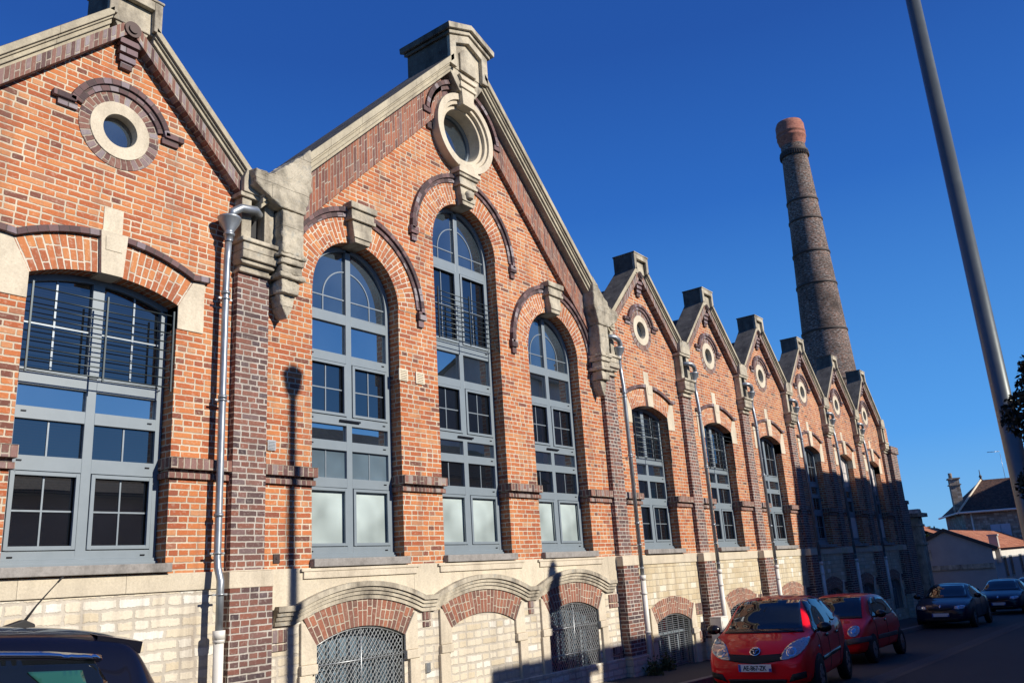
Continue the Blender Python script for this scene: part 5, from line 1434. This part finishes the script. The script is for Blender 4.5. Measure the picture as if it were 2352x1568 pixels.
car('navy saloon with small diamond badge parked behind the dark red city car', 27.25, -2.36, math.radians(0), M['navy'], SALOON)
car('navy saloon parked furthest but one along the kerb in front of the garage', 36.65, -2.68, math.radians(0), M['navy'], SALOON)
car('dark car at the right edge, furthest of the parked row', 43.8, -2.95, math.radians(0), M['midnight'], SALOON)

# --- midnight hatchback close to the camera on the left: tail to the right
def dress_near(c, conform, paint, P):
    conform('windscreen', [(-.62, .98), (.62, .98), (.55, 1.22), (.48, 1.40), (0, 1.43), (-.48, 1.40), (-.55, 1.22)], 'F', M['carglass'], off=.004)
    for sd_ in 'LR':
        for poly in ([(1.35, .96), (2.15, .99), (2.15, 1.345), (1.75, 1.31)], [(2.22, .99), (3.02, 1.02), (3.02, 1.325), (2.22, 1.35)]):
            conform('side_window', poly, sd_, M['carglass'], off=.004)
        q = conform('side_window', [(3.07, 1.03), (3.72, 1.13), (3.64, 1.275), (3.07, 1.32)], sd_, M['carglass'], off=.004)
        conform('privacy_glass', [(3.28, 1.25), (3.56, 1.235), (3.58, 1.12), (3.50, 1.10), (3.38, 1.16)], sd_, M['greenglass'], off=.012, parent=q, step=.03)
        conform('chrome_trim', [(1.75, 1.335), (2.6, 1.372), (3.045, 1.350), (3.045, 1.328), (2.6, 1.349), (1.75, 1.313)], sd_, M['chrome'], off=.014)
        conform('chrome_trim', [(3.06, 1.349), (3.4, 1.325), (3.68, 1.292), (3.68, 1.270), (3.4, 1.303), (3.06, 1.327)], sd_, M['chrome'], off=.014)
        for x in (1.3, 2.18, 3.05): conform('door_gap', [(x, .33), (x+.008, .33), (x+.008, 1.3), (x, 1.3)], sd_, M['black'], off=.001)
        conform('tail_lamp', [(4.02, .85), (4.17, .86), (4.12, 1.02), (3.95, 1.0)], sd_, M['red2'], off=.01)
    conform('rear_window', [(-.52, 1.06), (.52, 1.06), (.46, 1.34), (-.46, 1.34)], 'B', M['carglass'], off=.006)
    mb = MB(1)                                  # roof spoiler
    n = 16
    for i in range(n):
        a, b = -.56+1.12*i/n, -.56+1.12*(i+1)/n
        za, zb_ = 1.42-.13*a*a, 1.42-.13*b*b
        mb.face([(3.70, a, za+.008), (3.97, a, za-.035), (3.97, b, zb_-.035), (3.70, b, zb_+.008)], smooth=True)
        mb.face([(3.97, a, za-.035), (3.96, a, za-.09), (3.96, b, zb_-.09), (3.97, b, zb_-.035)], smooth=True)
        mb.face([(3.96, a, za-.09), (3.70, a, za-.08), (3.70, b, zb_-.08), (3.96, b, zb_-.09)], smooth=True)
    for y_ in (-.56, .56):
        z = 1.42-.13*y_*y_; q = [(3.70, y_, z+.008), (3.97, y_, z-.035), (3.96, y_, z-.09), (3.70, y_, z-.08)]; mb.face(q if y_ > 0 else q[::-1])
    mb.build('roof_spoiler', paint, c)
    mb = MB(1); mb.prism([(3.36, 1.43), (3.60, 1.40), (3.595, 1.455), (3.53, 1.48), (3.44, 1.455)], -.03, .03); a_ = mb.build('aerial_base', M['black'], c, bevel=.008)
    mb = MB(1); mb.tube([(3.53, 0, 1.455), (3.60, 0, 1.545), (3.67, 0, 1.62), (3.74, 0, 1.69)], [.009, .005, .0035, .003], 8); mb.tube([(3.71, 0, 1.66), (3.74, 0, 1.69)], [.0055, .0055], 8); mb.build('aerial_rod', M['black'], a_)
    mirror(c, 1.35, .98, .86, M['black_gloss'])
M['greenglass'] = glass_mat('green_tinted_glass', (.03, .13, .11), 1.6, .02, 0)
NEAR = dict(len=4.28, stations=[0, .06, .18, .45, .8, 1.1, 1.35, 1.7, 2.1, 2.6, 3.1, 3.5, 3.7, 3.82, 3.92, 4.02, 4.15, 4.24, 4.28],
    sill=[(0, .26), (.1, .2), (4.0, .24), (4.28, .36)], wm=[(0, .64), (.06, .76), (.18, .83), (.45, .88), (1, .905), (3.4, .905), (3.9, .86), (4.2, .74), (4.28, .66)],
    belt=[(0, .52), (.06, .60), (.18, .72), (.45, .83), (.8, .90), (1.2, .955), (2, .98), (3.2, 1.03), (3.9, 1.03), (4.2, .95), (4.28, .75)],
    wb=[(0, .95), (1, .95), (4.28, .95)], top=[(0, .60), (.06, .68), (.18, .78), (.45, .88), (.8, .96), (1.1, 1.06), (1.35, 1.20), (1.7, 1.36), (2.1, 1.45), (2.6, 1.475), (3.1, 1.47), (3.5, 1.45), (3.78, 1.425), (3.92, 1.39), (4.02, 1.24), (4.15, 1.06), (4.24, .96), (4.28, .85)],
    wr=[(0, .82), (1.0, .82), (1.7, .70), (3.5, .68), (3.8, .68), (4.28, .8)], crown=[(0, .035), (1.7, .08), (3.5, .08), (3.8, .08), (4.28, .03)],
    wheels=(.88, 3.48), wr_=.32, sillz=.2, dress=dress_near, spokes=6)
car('midnight blue hatchback with roof aerial and chrome window trim at the lower left', -5.75, -3.42, 0, M['midnight'], NEAR).scale = (1.03, 1.03, 1.185)

mx_, my_ = CAM.x+12.3, CAM.y+12.3*.222
mh = empty('manhole_cover', (mx_, my_, ROAD(mx_)+.006)); tag(mh, 'round iron manhole cover set in the road beyond the red cars', 'manhole cover')
mh.rotation_euler = (0, math.atan(.0243), 0)
mb = MB(1); mb.lathe([(.36, -.002), (.36, .006)], n=32); mb.build('frame', M['chimband'], mh)
mb = MB(1); mb.lathe([(.31, .004), (.31, .012)], n=32)
for i in range(-3, 4): mb.box(-.24, .24, i*.075-.02, i*.075+.02, .012, .017)
mb.build('lid', M['chimband'], mh)
